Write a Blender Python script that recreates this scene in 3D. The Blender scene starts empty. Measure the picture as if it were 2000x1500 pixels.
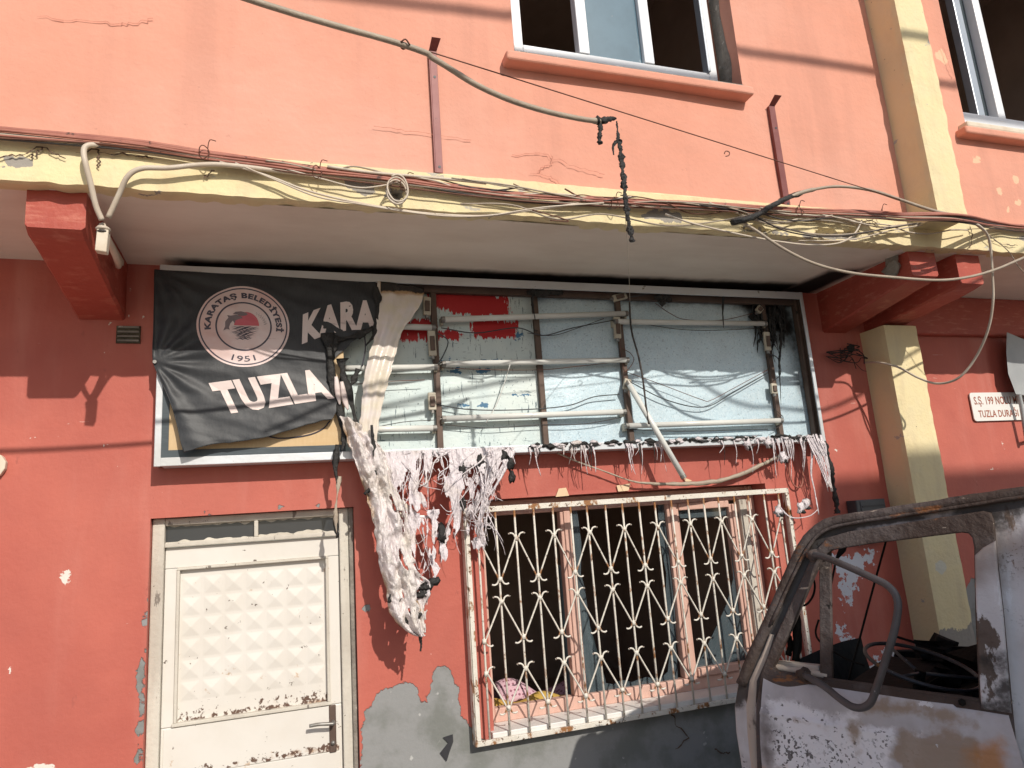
import bpy, bmesh, math, random
from mathutils import Vector, Matrix, noise
R = math.radians
random.seed(7)
scn = bpy.context.scene
COL = scn.collection

# ------------------------------------------------------------------ camera, sky, sun, exposure
cam_d = bpy.data.cameras.new('camera'); cam = bpy.data.objects.new('camera', cam_d); COL.objects.link(cam)
cam_d.sensor_width = 36.0; cam_d.lens = 24.44; cam_d.clip_start = 0.05; cam_d.clip_end = 500
_r = [(0.951,-0.302,-0.07),(-0.005,0.209,-0.978),(0.31,0.93,0.197)]
_right, _down, _fwd = [Vector(v).normalized() for v in _r]
_m = Matrix((_right, -_down, -_fwd)).transposed().to_4x4(); _m.translation = Vector((0, -3.85, 1.9))
cam.matrix_world = _m
scn.camera = cam

SUN = Vector((0.25, -1.0, 0.68)).normalized()          # towards the sun
w = bpy.data.worlds.new('World'); scn.world = w; w.use_nodes = True
nt = w.node_tree; sky = nt.nodes.new('ShaderNodeTexSky'); sky.sky_type = 'NISHITA'; sky.sun_disc = False
sky.sun_elevation = math.asin(SUN.z); sky.sun_rotation = math.atan2(SUN.x, SUN.y)
sky.dust_density = 1.5
nt.links.new(sky.outputs[0], nt.nodes['Background'].inputs[0]); nt.nodes['Background'].inputs[1].default_value = 0.11
sd = bpy.data.lights.new('sun', 'SUN'); sd.energy = 3.6; sd.angle = R(0.5); sd.color = (1.0, 0.94, 0.85)
so = bpy.data.objects.new('sun', sd); COL.objects.link(so); so.location = (3, -12, 9)
so.rotation_euler = SUN.to_track_quat('Z', 'Y').to_euler()
scn.view_settings.view_transform = 'Standard'; scn.view_settings.look = 'None'
scn.view_settings.exposure = 0.08; scn.view_settings.gamma = 1.0; scn.view_settings.use_curve_mapping = False

# ------------------------------------------------------------------ materials
def S(r, g, b):
    f = lambda c: ((c/255+0.055)/1.055)**2.4 if c > 10 else c/255/12.92
    return (f(r), f(g), f(b), 1.0)
def C4(c): return c if len(c) == 4 else (c[0], c[1], c[2], 1.0)
class MT:
    """small node builder: a base colour, then layers of wear mixed over it"""
    def __init__(s, name, base, rough=0.7, metallic=0.0, spec=0.4):
        s.m = bpy.data.materials.new(name); s.m.use_nodes = True; s.t = s.m.node_tree
        s.b = s.t.nodes['Principled BSDF']; s.b.inputs['Roughness'].default_value = rough
        s.b.inputs['Metallic'].default_value = metallic; s.b.inputs['Specular IOR Level'].default_value = spec
        s.co = s.t.nodes.new('ShaderNodeTexCoord').outputs['Object']
        rgb = s.t.nodes.new('ShaderNodeRGB'); rgb.outputs[0].default_value = C4(base); s.c = rgb.outputs[0]
        s.h = None; s.rough = None
    def n(s, kind, **kw):
        x = s.t.nodes.new(kind)
        for k, v in kw.items(): setattr(x, k, v)
        return x
    def ln(s, a, b): s.t.links.new(a, b)
    def scaled(s, sc):
        if sc == (1, 1, 1): return s.co
        m = s.n('ShaderNodeMapping'); m.inputs['Scale'].default_value = sc; s.ln(s.co, m.inputs[0]); return m.outputs[0]
    def noise(s, scale, detail=4, rough=0.6, stretch=(1, 1, 1), off=0.0, dist=0.0):
        x = s.n('ShaderNodeTexNoise'); x.inputs['Scale'].default_value = scale; x.inputs['Detail'].default_value = detail
        x.inputs['Roughness'].default_value = rough; x.inputs['Distortion'].default_value = dist
        m = s.n('ShaderNodeMapping'); m.inputs['Scale'].default_value = stretch; m.inputs['Location'].default_value = (off, off*1.7, off*0.6)
        s.ln(s.co, m.inputs[0]); s.ln(m.outputs[0], x.inputs['Vector']); return x.outputs['Fac']
    def ramp(s, fac, a, b):
        x = s.n('ShaderNodeMapRange', interpolation_type='SMOOTHSTEP'); x.inputs[1].default_value = a; x.inputs[2].default_value = b
        s.ln(fac, x.inputs[0]); return x.outputs[0]
    def math(s, op, a, b):
        x = s.n('ShaderNodeMath', operation=op)
        for i, v in enumerate((a, b)):
            if isinstance(v, (int, float)): x.inputs[i].default_value = v
            else: s.ln(v, x.inputs[i])
        return x.outputs[0]
    def mix(s, fac, col):
        x = s.n('ShaderNodeMix', data_type='RGBA')
        s.ln(fac, x.inputs[0]); s.ln(s.c, x.inputs[6])
        if isinstance(col, tuple): x.inputs[7].default_value = C4(col)
        else: s.ln(col, x.inputs[7])
        s.c = x.outputs[2]; return s
    def vary(s, col, scale, amt=0.5, stretch=(1, 1, 1), off=0.0, detail=4, lo=0.3, hi=0.75):
        return s.mix(s.math('MULTIPLY', s.ramp(s.noise(scale, detail, stretch=stretch, off=off), lo, hi), amt), col)
    def spots(s, col, scale, thr, soft=0.03, stretch=(1, 1, 1), off=0.0, detail=6, amt=1.0, rough=0.65, dist=0.0):
        return s.mix(s.math('MULTIPLY', s.ramp(s.noise(scale, detail, rough, stretch, off, dist), thr, thr+soft), amt), col)
    def attr(s, name, col, amp=0.03, scale=18, soft=0.006, off=0.0, amt=1.0, detail=6, stretch=(1, 1, 1), bias=0.0):
        a = s.n('ShaderNodeAttribute', attribute_name=name).outputs['Fac']
        nz = s.math('MULTIPLY', s.math('SUBTRACT', s.noise(scale, detail, 0.62, stretch, off), 0.5), amp*2)
        f = s.ramp(s.math('ADD', a, nz), 1.0+bias, 1.0+bias+soft)      # stored as distance + 1, so a mesh without it shows none
        if amt != 1.0: f = s.math('MULTIPLY', f, amt)
        s.last = f
        return s.mix(f, col)
    def bump(s, scale, strength, detail=5, stretch=(1, 1, 1), dist=0.01, off=0.0):
        f = s.noise(scale, detail, 0.6, stretch, off)
        b = s.n('ShaderNodeBump'); b.inputs['Strength'].default_value = strength; b.inputs['Distance'].default_value = dist
        s.ln(f, b.inputs['Height'])
        if s.h: s.ln(s.h, b.inputs['Normal'])
        s.h = b.outputs[0]; return s
    def lip(s, fac, strength=0.6, dist=0.004):
        b = s.n('ShaderNodeBump'); b.inputs['Strength'].default_value = strength; b.inputs['Distance'].default_value = dist; b.invert = True
        s.ln(fac, b.inputs['Height'])
        if s.h: s.ln(s.h, b.inputs['Normal'])
        s.h = b.outputs[0]; return s
    def roughvar(s, a, b, scale=6):
        x = s.n('ShaderNodeMapRange'); x.inputs[1].default_value = 0.3; x.inputs[2].default_value = 0.7
        x.inputs[3].default_value = a; x.inputs[4].default_value = b
        s.ln(s.noise(scale), x.inputs[0]); s.ln(x.outputs[0], s.b.inputs['Roughness']); return s
    def done(s):
        s.ln(s.c, s.b.inputs['Base Color'])
        if s.h: s.ln(s.h, s.b.inputs['Normal'])
        return s.m

PINK = (0.71, 0.335, 0.240); RED = (0.475, 0.132, 0.096); YEL = (0.79, 0.65, 0.35); CEM = (0.27, 0.27, 0.265)
M = {}
M['pink'] = (MT('pink_plaster', PINK, 0.85, spec=0.2).vary((0.60, 0.26, 0.175), 1.1, 0.55).vary((0.78, 0.37, 0.27), 3.3, 0.4, off=4)
    .vary((0.54, 0.26, 0.19), 1.9, 0.5, stretch=(2.4, 1, 0.25), off=9, lo=0.47, hi=0.75).vary((0.74, 0.42, 0.33), 0.9, 0.5, off=15, lo=0.45, hi=0.7).vary((0.60, 0.30, 0.22), 12, 0.25, stretch=(0.6, 1, 2.5), off=19).spots((0.50, 0.24, 0.18), 24, 0.69, 0.03, off=25, amt=0.5)
    .attr('sd_chip', (0.80, 0.50, 0.33), 0.05, 9, 0.004).attr('sd_grey', (0.45, 0.40, 0.35), 0.03, 20)
    .bump(45, 0.25, 6).bump(5, 0.12, 3, dist=0.05).done())
M['red'] = (MT('red_plaster', RED, 0.62, spec=0.35).vary((0.42, 0.088, 0.065), 1.3, 0.6).vary((0.56, 0.15, 0.105), 4.0, 0.45, off=3)
    .vary((0.60, 0.25, 0.20), 2.2, 0.5, stretch=(2.0, 1, 0.3), off=11, lo=0.48, hi=0.8).vary((0.36, 0.085, 0.065), 0.8, 0.5, off=17, lo=0.45, hi=0.7).spots((0.33, 0.09, 0.07), 18, 0.66, 0.05, off=23, amt=0.5, stretch=(1, 1, 0.5))
    .spots((0.75, 0.50, 0.42), 38, 0.735, 0.03, stretch=(1, 1, 0.6), off=5, detail=3)
    .spots((0.66, 0.42, 0.36), 9, 0.70, 0.02, stretch=(0.25, 1, 2.2), off=8, detail=7, amt=0.6)
    .attr('sd_chip', (0.70, 0.65, 0.58), 0.03, 48, 0.003, detail=8).attr('sd_poster', (0.66, 0.67, 0.72), 0.22, 17, 0.006, detail=10)
    .attr('sd_grey', CEM, 0.045, 13, 0.004))
_g = M['red'].last
M['red'].mix(M['red'].math('MULTIPLY', _g, M['red'].ramp(M['red'].noise(3.2, 6, off=2), 0.45, 0.62)), (0.19, 0.195, 0.18))
M['red'].mix(M['red'].math('MULTIPLY', _g, M['red'].math('MULTIPLY', M['red'].ramp(M['red'].noise(21, 6, off=7), 0.66, 0.7), 0.7)), (0.52, 0.51, 0.49))
M['red'] = M['red'].lip(_g, 0.9, 0.006).bump(40, 0.22, 6).bump(4, 0.1, 3, dist=0.04).done()
M['beam_red'] = (MT('beam_red_paint', (0.43, 0.085, 0.055), 0.55).vary((0.34, 0.06, 0.042), 3, 0.6).vary((0.60, 0.22, 0.15), 14, 0.45, stretch=(0.6, 1, 3), off=2, lo=0.52, hi=0.7)
    .spots((0.22, 0.2, 0.17), 5, 0.68, 0.03, off=6).bump(30, 0.35, 6).done())
M['yellow'] = (MT('yellow_paint', (0.79, 0.67, 0.39), 0.8, spec=0.2).vary((0.76, 0.62, 0.36), 2.2, 0.6).vary((0.70, 0.61, 0.42), 7, 0.4, off=5).vary((0.55, 0.42, 0.27), 3.5, 0.35, off=13, stretch=(2.5, 1, 0.5), lo=0.52, hi=0.78)
    .spots((0.50, 0.46, 0.38), 6, 0.665, 0.015, stretch=(0.6, 1, 1.6), off=3).attr('sd_grey', (0.33, 0.30, 0.26), 0.05, 17, 0.004)
    .attr('sd_chip', (0.66, 0.62, 0.5), 0.03, 20, 0.004)
    .spots((0.25, 0.2, 0.14), 30, 0.70, 0.02, off=9).bump(38, 0.4, 6).bump(7, 0.25, 3, dist=0.03).done())
M['soffit'] = (MT('soffit_whitewash', (0.87, 0.77, 0.66), 0.85, spec=0.2).vary((0.78, 0.68, 0.58), 1.4, 0.6).vary((0.60, 0.48, 0.38), 4, 0.35, off=3, stretch=(0.5, 1.5, 1))
    .attr('sd_soot_shade', (0.02, 0.018, 0.016), 0.03, 6, 0.10, detail=3).spots((0.30, 0.25, 0.2), 17, 0.71, 0.03, off=4).bump(12, 0.15, 5).done())
M['concrete'] = MT('bare_concrete', (0.30, 0.27, 0.23), 0.9).vary((0.16, 0.14, 0.12), 9, 0.7).spots((0.5, 0.46, 0.4), 20, 0.62, 0.05).bump(30, 0.8, 6, dist=0.02).done()
M['crack'] = MT('crack_dark', (0.10, 0.065, 0.045), 0.9).vary((0.2, 0.12, 0.08), 30, 0.6).done()
M['crack_pink'] = MT('hairline_crack', (0.50, 0.20, 0.14), 0.9).vary((0.6, 0.26, 0.18), 30, 0.6).done()
M['white_door'] = (MT('white_door_paint', (0.70, 0.665, 0.61), 0.45).vary((0.62, 0.57, 0.50), 3, 0.6).vary((0.55, 0.47, 0.36), 1.8, 0.35, off=5, stretch=(1, 1, 0.6), lo=0.5, hi=0.75)
    .attr('sd_rust', (0.36, 0.2, 0.1), 0.10, 16, 0.05, amt=0.85, detail=8).attr('sd_rust', (0.12, 0.07, 0.05), 0.16, 45, 0.02, off=3, detail=6)
    .spots((0.12, 0.09, 0.07), 26, 0.685, 0.012, off=2, detail=5).spots((0.45, 0.28, 0.15), 13, 0.66, 0.06, off=6, amt=0.7).bump(30, 0.08).done())
M['old_frame'] = (MT('flaking_cream_frame', (0.62, 0.58, 0.50), 0.65).vary((0.42, 0.37, 0.31), 6, 0.7, stretch=(1, 1, 0.3))
    .spots((0.22, 0.19, 0.16), 15, 0.62, 0.02, stretch=(1, 1, 0.25), off=4).spots((0.10, 0.07, 0.05), 30, 0.68, 0.02, off=6).bump(40, 0.4, 6).done())
M['salmon_frame'] = (MT('salmon_wood_frame', (0.66, 0.42, 0.34), 0.6).vary((0.55, 0.32, 0.25), 5, 0.6, stretch=(6, 1, 0.4)).spots((0.3, 0.16, 0.1), 14, 0.69, 0.03, stretch=(1, 1, 0.3)).bump(30, 0.3, stretch=(4, 1, 0.4)).done())
M['pvc'] = MT('white_pvc', (0.78, 0.80, 0.82), 0.35).vary((0.68, 0.70, 0.73), 4, 0.5).done()
M['grey_alu'] = MT('grey_aluminium', (0.42, 0.46, 0.50), 0.4, 0.5).vary((0.34, 0.37, 0.41), 5, 0.5).done()
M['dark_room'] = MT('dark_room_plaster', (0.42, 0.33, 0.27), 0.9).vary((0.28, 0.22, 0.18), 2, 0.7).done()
M['marble'] = (MT('white_marble_sill', (0.76, 0.74, 0.70), 0.45).vary((0.62, 0.60, 0.57), 7, 0.6).spots((0.4, 0.37, 0.33), 16, 0.68, 0.04).bump(20, 0.1).done())
M['grille'] = (MT('chipped_white_iron', (0.74, 0.70, 0.62), 0.5).vary((0.60, 0.53, 0.43), 9, 0.6)
    .spots((0.30, 0.135, 0.05), 11, 0.53, 0.07, off=3, stretch=(1, 1, 0.6)).spots((0.12, 0.06, 0.03), 40, 0.60, 0.04, off=5).bump(60, 0.3).done())
M['alu'] = (MT('sign_aluminium', (0.66, 0.69, 0.72), 0.42, 0.35).vary((0.50, 0.48, 0.45), 5, 0.6, stretch=(0.5, 1, 1)).spots((0.2, 0.17, 0.14), 15, 0.66, 0.05).bump(50, 0.1).done())
M['galv'] = (MT('galvanised_sheet', (0.50, 0.64, 0.71), 0.38, 0.2).vary((0.64, 0.77, 0.82), 2.0, 0.7, off=3).vary((0.46, 0.55, 0.60), 6, 0.5, off=7)
    .spots((0.18, 0.24, 0.28), 85, 0.60, 0.05, detail=3, off=1, amt=0.55).vary((0.75, 0.83, 0.85), 110, 0.35, off=4, lo=0.45, hi=0.6)
    .attr('sd_soot_shade', (0.012, 0.011, 0.010), 0.10, 8, 0.14, detail=4).bump(9, 0.2, 3, dist=0.02).bump(110, 0.12).done())
M['painted_sheet'] = (MT('old_painted_sheet', (0.58, 0.66, 0.64), 0.5, 0.1).vary((0.68, 0.72, 0.68), 2.5, 0.7, off=3).vary((0.42, 0.52, 0.54), 5, 0.5, off=7)
    .spots((0.12, 0.17, 0.19), 26, 0.62, 0.02, stretch=(3.0, 1, 0.35), off=2).spots((0.16, 0.21, 0.22), 16, 0.645, 0.02, stretch=(0.35, 1, 3.0), off=6).spots((0.20, 0.25, 0.26), 60, 0.66, 0.02, off=12, detail=3)
    .attr('sd_blue', (0.06, 0.16, 0.27), 0.085, 20, 0.004, detail=8, stretch=(1.0, 1, 1.3)).attr('sd_red', (0.44, 0.016, 0.018), 0.07, 26, 0.004, detail=9, stretch=(2.2, 1, 0.55))
    .attr('sd_soot_shade', (0.05, 0.045, 0.04), 0.10, 8, 0.25, detail=4).bump(60, 0.15).done())
M['strut'] = MT('brown_primer_steel', (0.10, 0.065, 0.05), 0.6, 0.2).vary((0.16, 0.11, 0.085), 8, 0.6).spots((0.03, 0.025, 0.02), 10, 0.62, 0.06).done()
M['tube'] = MT('white_fluorescent_glass', (0.72, 0.72, 0.68), 0.22).vary((0.58, 0.57, 0.52), 5, 0.5).spots((0.38, 0.26, 0.15), 6, 0.70, 0.06, off=3).done()
M['socket'] = MT('yellowed_plastic', (0.55, 0.50, 0.40), 0.5).vary((0.34, 0.28, 0.2), 18, 0.6).spots((0.12, 0.08, 0.05), 30, 0.64, 0.05).done()
M['capmetal'] = MT('dull_tin', (0.30, 0.29, 0.27), 0.45, 0.6).vary((0.15, 0.13, 0.11), 30, 0.6).done()
M['banner'] = (MT('black_vinyl', (0.013, 0.014, 0.017), 0.5, spec=0.4).vary((0.034, 0.037, 0.041), 2.4, 0.7, off=2).vary((0.07, 0.072, 0.077), 5, 0.35, off=5, lo=0.5, hi=0.8)
    .vary((0.035, 0.037, 0.04), 160, 0.5, stretch=(1.0, 1, 0.15)).bump(14, 0.12, 3, dist=0.02).done())
M['char'] = MT('charred_black', (0.016, 0.015, 0.014), 0.6).vary((0.05, 0.047, 0.044), 20, 0.6).spots((0.16, 0.15, 0.14), 35, 0.66, 0.05).bump(40, 0.8, 6, dist=0.02).done()
M['print_white'] = MT('faded_white_print', (0.66, 0.54, 0.50), 0.45).vary((0.72, 0.66, 0.63), 4, 0.6).spots((0.36, 0.28, 0.27), 9, 0.60, 0.06, stretch=(0.4, 1, 3.0), amt=0.6).done()
M['print_disc'] = MT('faded_pink_print', (0.64, 0.42, 0.38), 0.42).vary((0.74, 0.64, 0.62), 5, 0.8, off=2).spots((0.36, 0.22, 0.23), 7, 0.62, 0.06, stretch=(0.35, 1, 3.0), amt=0.6).done()
M['print_dark'] = MT('dark_print', (0.05, 0.045, 0.065), 0.5).vary((0.09, 0.07, 0.09), 10, 0.5).done()
M['print_sun'] = MT('red_sun_print', (0.55, 0.10, 0.13), 0.45).vary((0.62, 0.18, 0.18), 9, 0.5).done()
M['print_grey'] = MT('grey_dolphin_print', (0.17, 0.13, 0.14), 0.5).vary((0.24, 0.18, 0.18), 12, 0.5).done()
M['tan'] = MT('tan_vinyl', (0.62, 0.46, 0.27), 0.5).vary((0.58, 0.38, 0.17), 4, 0.6, stretch=(1, 1, 5)).vary((0.5, 0.33, 0.15), 90, 0.3, stretch=(1, 1, 0.2)).done()
M['slate'] = MT('slate_vinyl_border', (0.055, 0.07, 0.08), 0.5).vary((0.09, 0.11, 0.12), 120, 0.6, stretch=(0.1, 1, 1)).done()
def plastic(name, base, *layers, bumpy=0.8, thru=0.12):
    k = MT(name, base, 0.20, spec=0.7)
    k.vary((0.86, 0.77, 0.80), 9, 0.7, off=3).vary((0.66, 0.54, 0.38), 5, 0.45, off=8, lo=0.5, hi=0.75)
    for (c, sc, th, so_) in layers: k.spots(c, sc, th, so_, off=sc)
    k.attr('sd_burn', (0.42, 0.23, 0.08), 0.03, 14, 0.03, amt=0.85).attr('sd_burn', (0.02, 0.018, 0.017), 0.03, 20, 0.012, off=5, bias=0.03)
    k.bump(26, bumpy, 5, stretch=(2.0, 1, 0.7), dist=0.03).bump(75, bumpy*0.6, 4, dist=0.012)
    k.b.inputs['Transmission Weight'].default_value = 0.0
    k.done(); tr = k.n('ShaderNodeBsdfTranslucent'); k.ln(k.c, tr.inputs[0]); mx = k.n('ShaderNodeMixShader'); mx.inputs[0].default_value = thru
    k.ln(k.b.outputs[0], mx.inputs[1]); k.ln(tr.outputs[0], mx.inputs[2]); k.ln(mx.outputs[0], k.t.nodes['Material Output'].inputs[0])
    return k.m
M['melt'] = plastic('melted_cream_plastic', (0.86, 0.79, 0.73), ((0.45, 0.29, 0.13), 6.1, 0.64, 0.06), ((0.06, 0.05, 0.045), 9, 0.72, 0.03))
M['melt_smooth'] = plastic('cream_sheet_plastic', (0.76, 0.68, 0.54), ((0.50, 0.33, 0.14), 4.1, 0.70, 0.12), bumpy=0.12)
M['melt_white'] = plastic('stringy_white_plastic', (0.88, 0.81, 0.82), ((0.55, 0.46, 0.40), 7, 0.68, 0.08), thru=0.14)
M['cable_pink'] = MT('painted_over_cable', (0.42, 0.17, 0.12), 0.6).vary((0.26, 0.085, 0.065), 9, 0.7).spots((0.1, 0.05, 0.04), 14, 0.62, 0.05).done()
M['cable_cream'] = MT('cream_cable', (0.60, 0.52, 0.42), 0.5).vary((0.46, 0.36, 0.27), 8, 0.6).spots((0.2, 0.14, 0.1), 22, 0.68, 0.04).done()
M['cable_grey'] = MT('weathered_grey_cable', (0.42, 0.35, 0.27), 0.55).vary((0.27, 0.21, 0.16), 7, 0.6).bump(60, 0.3).done()
M['cable_black'] = MT('black_cable', (0.035, 0.03, 0.028), 0.55).vary((0.10, 0.07, 0.06), 12, 0.5).done()
M['wire_rust'] = MT('rusty_wire', (0.17, 0.07, 0.045), 0.6, 0.2).vary((0.08, 0.04, 0.03), 30, 0.6).done()
M['wire_thin'] = MT('thin_dark_wire', (0.04, 0.045, 0.05), 0.5).vary((0.1, 0.1, 0.1), 30, 0.5).done()
M['bracket'] = MT('red_oxide_steel', (0.17, 0.04, 0.035), 0.5, 0.1).vary((0.26, 0.10, 0.09), 7, 0.6).spots((0.07, 0.03, 0.025), 30, 0.66, 0.04).done()
M['burnt'] = (MT('burnt_bare_steel', (0.54, 0.53, 0.55), 0.6, 0.1).vary((0.66, 0.65, 0.68), 3.0, 0.85, off=2, stretch=(1.2, 1, 0.5)).vary((0.34, 0.30, 0.29), 2.4, 0.7, off=6, lo=0.45, hi=0.62)
    .spots((0.66, 0.66, 0.70), 4.3, 0.60, 0.03, off=18, detail=9, stretch=(1.4, 1, 0.45)))
k_ = M['burnt']; _f = k_.math('MULTIPLY', k_.ramp(k_.noise(3.0, 3, off=21), 0.54, 0.66), k_.ramp(k_.noise(110, 3, 0.5, off=4), 0.58, 0.61)); k_.mix(_f, (0.045, 0.04, 0.04))
M['burnt'] = (k_.spots((0.20, 0.14, 0.105), 2.7, 0.585, 0.02, off=9, stretch=(1.6, 1, 0.45), detail=9, dist=0.4).spots((0.115, 0.085, 0.07), 3.6, 0.625, 0.02, off=29, stretch=(1.3, 1, 0.6), detail=9)
    .vary((0.24, 0.17, 0.13), 1.7, 0.65, off=33, lo=0.46, hi=0.66).spots((0.42, 0.17, 0.04), 2.1, 0.585, 0.10, off=14, amt=0.9).attr('sd_soot_shade', (0.030, 0.022, 0.018), 0.14, 7, 0.05, detail=8, amt=0.93)
    .bump(40, 0.35, 6).bump(6, 0.2, 3, dist=0.03).roughvar(0.45, 0.75).done())
kd = MT('burnt_door_skin', (0.50, 0.48, 0.50), 0.6, 0.1).vary((0.30, 0.26, 0.25), 5, 0.7, off=2).vary((0.52, 0.51, 0.54), 9, 0.5, off=7, stretch=(1.2, 1, 0.5))
kd.attr('sd_white', (0.76, 0.75, 0.78), 0.10, 7, 0.03, off=3, detail=9, amt=0.9); _w = kd.last
kd.mix(kd.math('MULTIPLY', _w, kd.math('MULTIPLY', kd.ramp(kd.noise(85, 2, 0.5, off=4), 0.575, 0.61), kd.ramp(kd.noise(7, 4, 0.5, off=6), 0.40, 0.55))), (0.05, 0.045, 0.045))
kd.mix(kd.math('MULTIPLY', _w, kd.ramp(kd.noise(38, 4, 0.5, off=14), 0.62, 0.64)), (0.09, 0.08, 0.08))
M['burnt_door'] = (kd.attr('sd_brown', (0.30, 0.225, 0.165), 0.08, 9, 0.035, off=5, detail=9, amt=0.9).attr('sd_orange', (0.44, 0.19, 0.05), 0.09, 7, 0.07, off=8, detail=6, amt=0.85).attr('sd_soot_shade', (0.060, 0.046, 0.038), 0.10, 8, 0.09, detail=8, amt=0.9)
    .spots((0.70, 0.69, 0.72), 14, 0.66, 0.012, off=31, detail=9, amt=0.8).bump(40, 0.35, 6).bump(6, 0.2, 3, dist=0.03).roughvar(0.45, 0.75).done())
M['rust'] = (MT('rusted_dark_steel', (0.060, 0.040, 0.032), 0.7, 0.1).vary((0.11, 0.09, 0.085), 5, 0.8, off=2, lo=0.42, hi=0.62).spots((0.23, 0.095, 0.035), 7, 0.60, 0.07, off=5, stretch=(0.6, 1, 1.6))
    .spots((0.40, 0.33, 0.27), 24, 0.655, 0.02, off=9, stretch=(0.3, 1, 1.6), detail=7).spots((0.02, 0.017, 0.015), 12, 0.64, 0.03, off=12).bump(36, 0.7, 6, dist=0.015).done())
M['pale_panel'] = (MT('scorched_pale_panel', (0.50, 0.42, 0.35), 0.55).vary((0.38, 0.29, 0.23), 3, 0.7).spots((0.10, 0.075, 0.06), 5, 0.62, 0.08, stretch=(1, 1, 0.5)).bump(20, 0.3).done())
M['soot'] = MT('sooty_black', (0.007, 0.0065, 0.006), 0.8, spec=0.15).vary((0.018, 0.016, 0.014), 9, 0.7).spots((0.06, 0.06, 0.06), 16, 0.70, 0.05).bump(25, 0.6).done()
M['steel_tube'] = (MT('scorched_tube', (0.10, 0.095, 0.10), 0.5, 0.3).vary((0.055, 0.045, 0.04), 6, 0.7).spots((0.24, 0.12, 0.05), 5, 0.62, 0.1, off=4).spots((0.3, 0.29, 0.3), 22, 0.67, 0.04, off=7).bump(50, 0.3).done())
M['sign_white'] = MT('white_enamel_plate', (0.80, 0.78, 0.74), 0.35).vary((0.72, 0.69, 0.64), 6, 0.5).done()
M['sign_red'] = MT('brown_red_lettering', (0.33, 0.085, 0.045), 0.5).vary((0.4, 0.12, 0.06), 9, 0.4).done()
M['sign_black'] = MT('black_lettering', (0.03, 0.03, 0.035), 0.5).vary((0.06, 0.06, 0.06), 9, 0.4).done()
M['grey_sheet'] = MT('grey_painted_sheet', (0.40, 0.41, 0.41), 0.5, 0.2).vary((0.30, 0.31, 0.32), 4, 0.6).spots((0.2, 0.14, 0.1), 20, 0.68, 0.04).done()
M['postbox'] = MT('dark_grey_box', (0.06, 0.062, 0.07), 0.45, 0.3).vary((0.10, 0.10, 0.105), 6, 0.5).done()
M['vent'] = MT('dirty_vent', (0.10, 0.085, 0.055), 0.8).vary((0.02, 0.018, 0.014), 40, 0.8, stretch=(1, 1, 2.5)).bump(40, 0.8).done()
def dotted():
    k = MT('pink_dotted_cloth', (0.62, 0.40, 0.45), 0.85); v = k.n('ShaderNodeTexVoronoi'); v.inputs['Scale'].default_value = 42; v.inputs['Randomness'].default_value = 0.35
    k.ln(k.co, v.inputs['Vector']); k.mix(k.ramp(v.outputs['Distance'], 0.36, 0.30), (0.27, 0.11, 0.15)); return k.bump(30, 0.2).done()
M['pink_cloth'] = dotted()
M['ochre_cloth'] = MT('ochre_cloth', (0.55, 0.36, 0.08), 0.85).vary((0.45, 0.2, 0.05), 4, 0.7).bump(20, 0.3).done()
M['curtain'] = MT('grey_green_curtain', (0.22, 0.27, 0.28), 0.8).vary((0.14, 0.18, 0.19), 8, 0.7, stretch=(5, 1, 0.3)).bump(8, 0.3, stretch=(6, 1, 0.2)).done()
M['paper'] = MT('torn_paper', (0.70, 0.62, 0.50), 0.8).vary((0.55, 0.44, 0.32), 12, 0.6).done()
M['masking'] = MT('cream_scrap', (0.76, 0.56, 0.36), 0.7).vary((0.6, 0.42, 0.25), 10, 0.5).done()
M['asphalt'] = MT('dusty_asphalt', (0.40, 0.36, 0.31), 0.9).vary((0.29, 0.26, 0.225), 0.6, 0.6).spots((0.34, 0.31, 0.27), 90, 0.6, 0.05).bump(60, 0.4).done()
M['opposite'] = MT('opposite_render', (0.42, 0.38, 0.33), 0.85).vary((0.34, 0.31, 0.27), 0.8, 0.6).bump(20, 0.2).done()
M['tyre'] = MT('burnt_tyre', (0.02, 0.02, 0.02), 0.85).vary((0.06, 0.05, 0.045), 20, 0.6).bump(30, 0.5).done()
def glass(name, tint, alpha, rough=0.05):
    k = MT(name, tint, rough, spec=0.9); k.vary(tuple(c*0.6 for c in tint), 4, 0.5).spots((0.3, 0.3, 0.3), 20, 0.7, 0.05, amt=0.4); k.done()
    tr = k.n('ShaderNodeBsdfTransparent'); mx = k.n('ShaderNodeMixShader'); mx.inputs[0].default_value = alpha
    k.ln(tr.outputs[0], mx.inputs[1]); k.ln(k.b.outputs[0], mx.inputs[2]); k.ln(mx.outputs[0], k.t.nodes['Material Output'].inputs[0]); return k.m
M['glass_sky'] = glass('sky_reflection_blue', (0.13, 0.215, 0.27), 0.93, 0.12)  # sky reflection painted in as the pane's blue colour
M['glass_grey'] = glass('dusty_broken_glass', (0.10, 0.13, 0.145), 0.66)
M['glass_dark'] = glass('smoked_transom_glass', (0.025, 0.028, 0.032), 0.9, 0.3)

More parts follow.
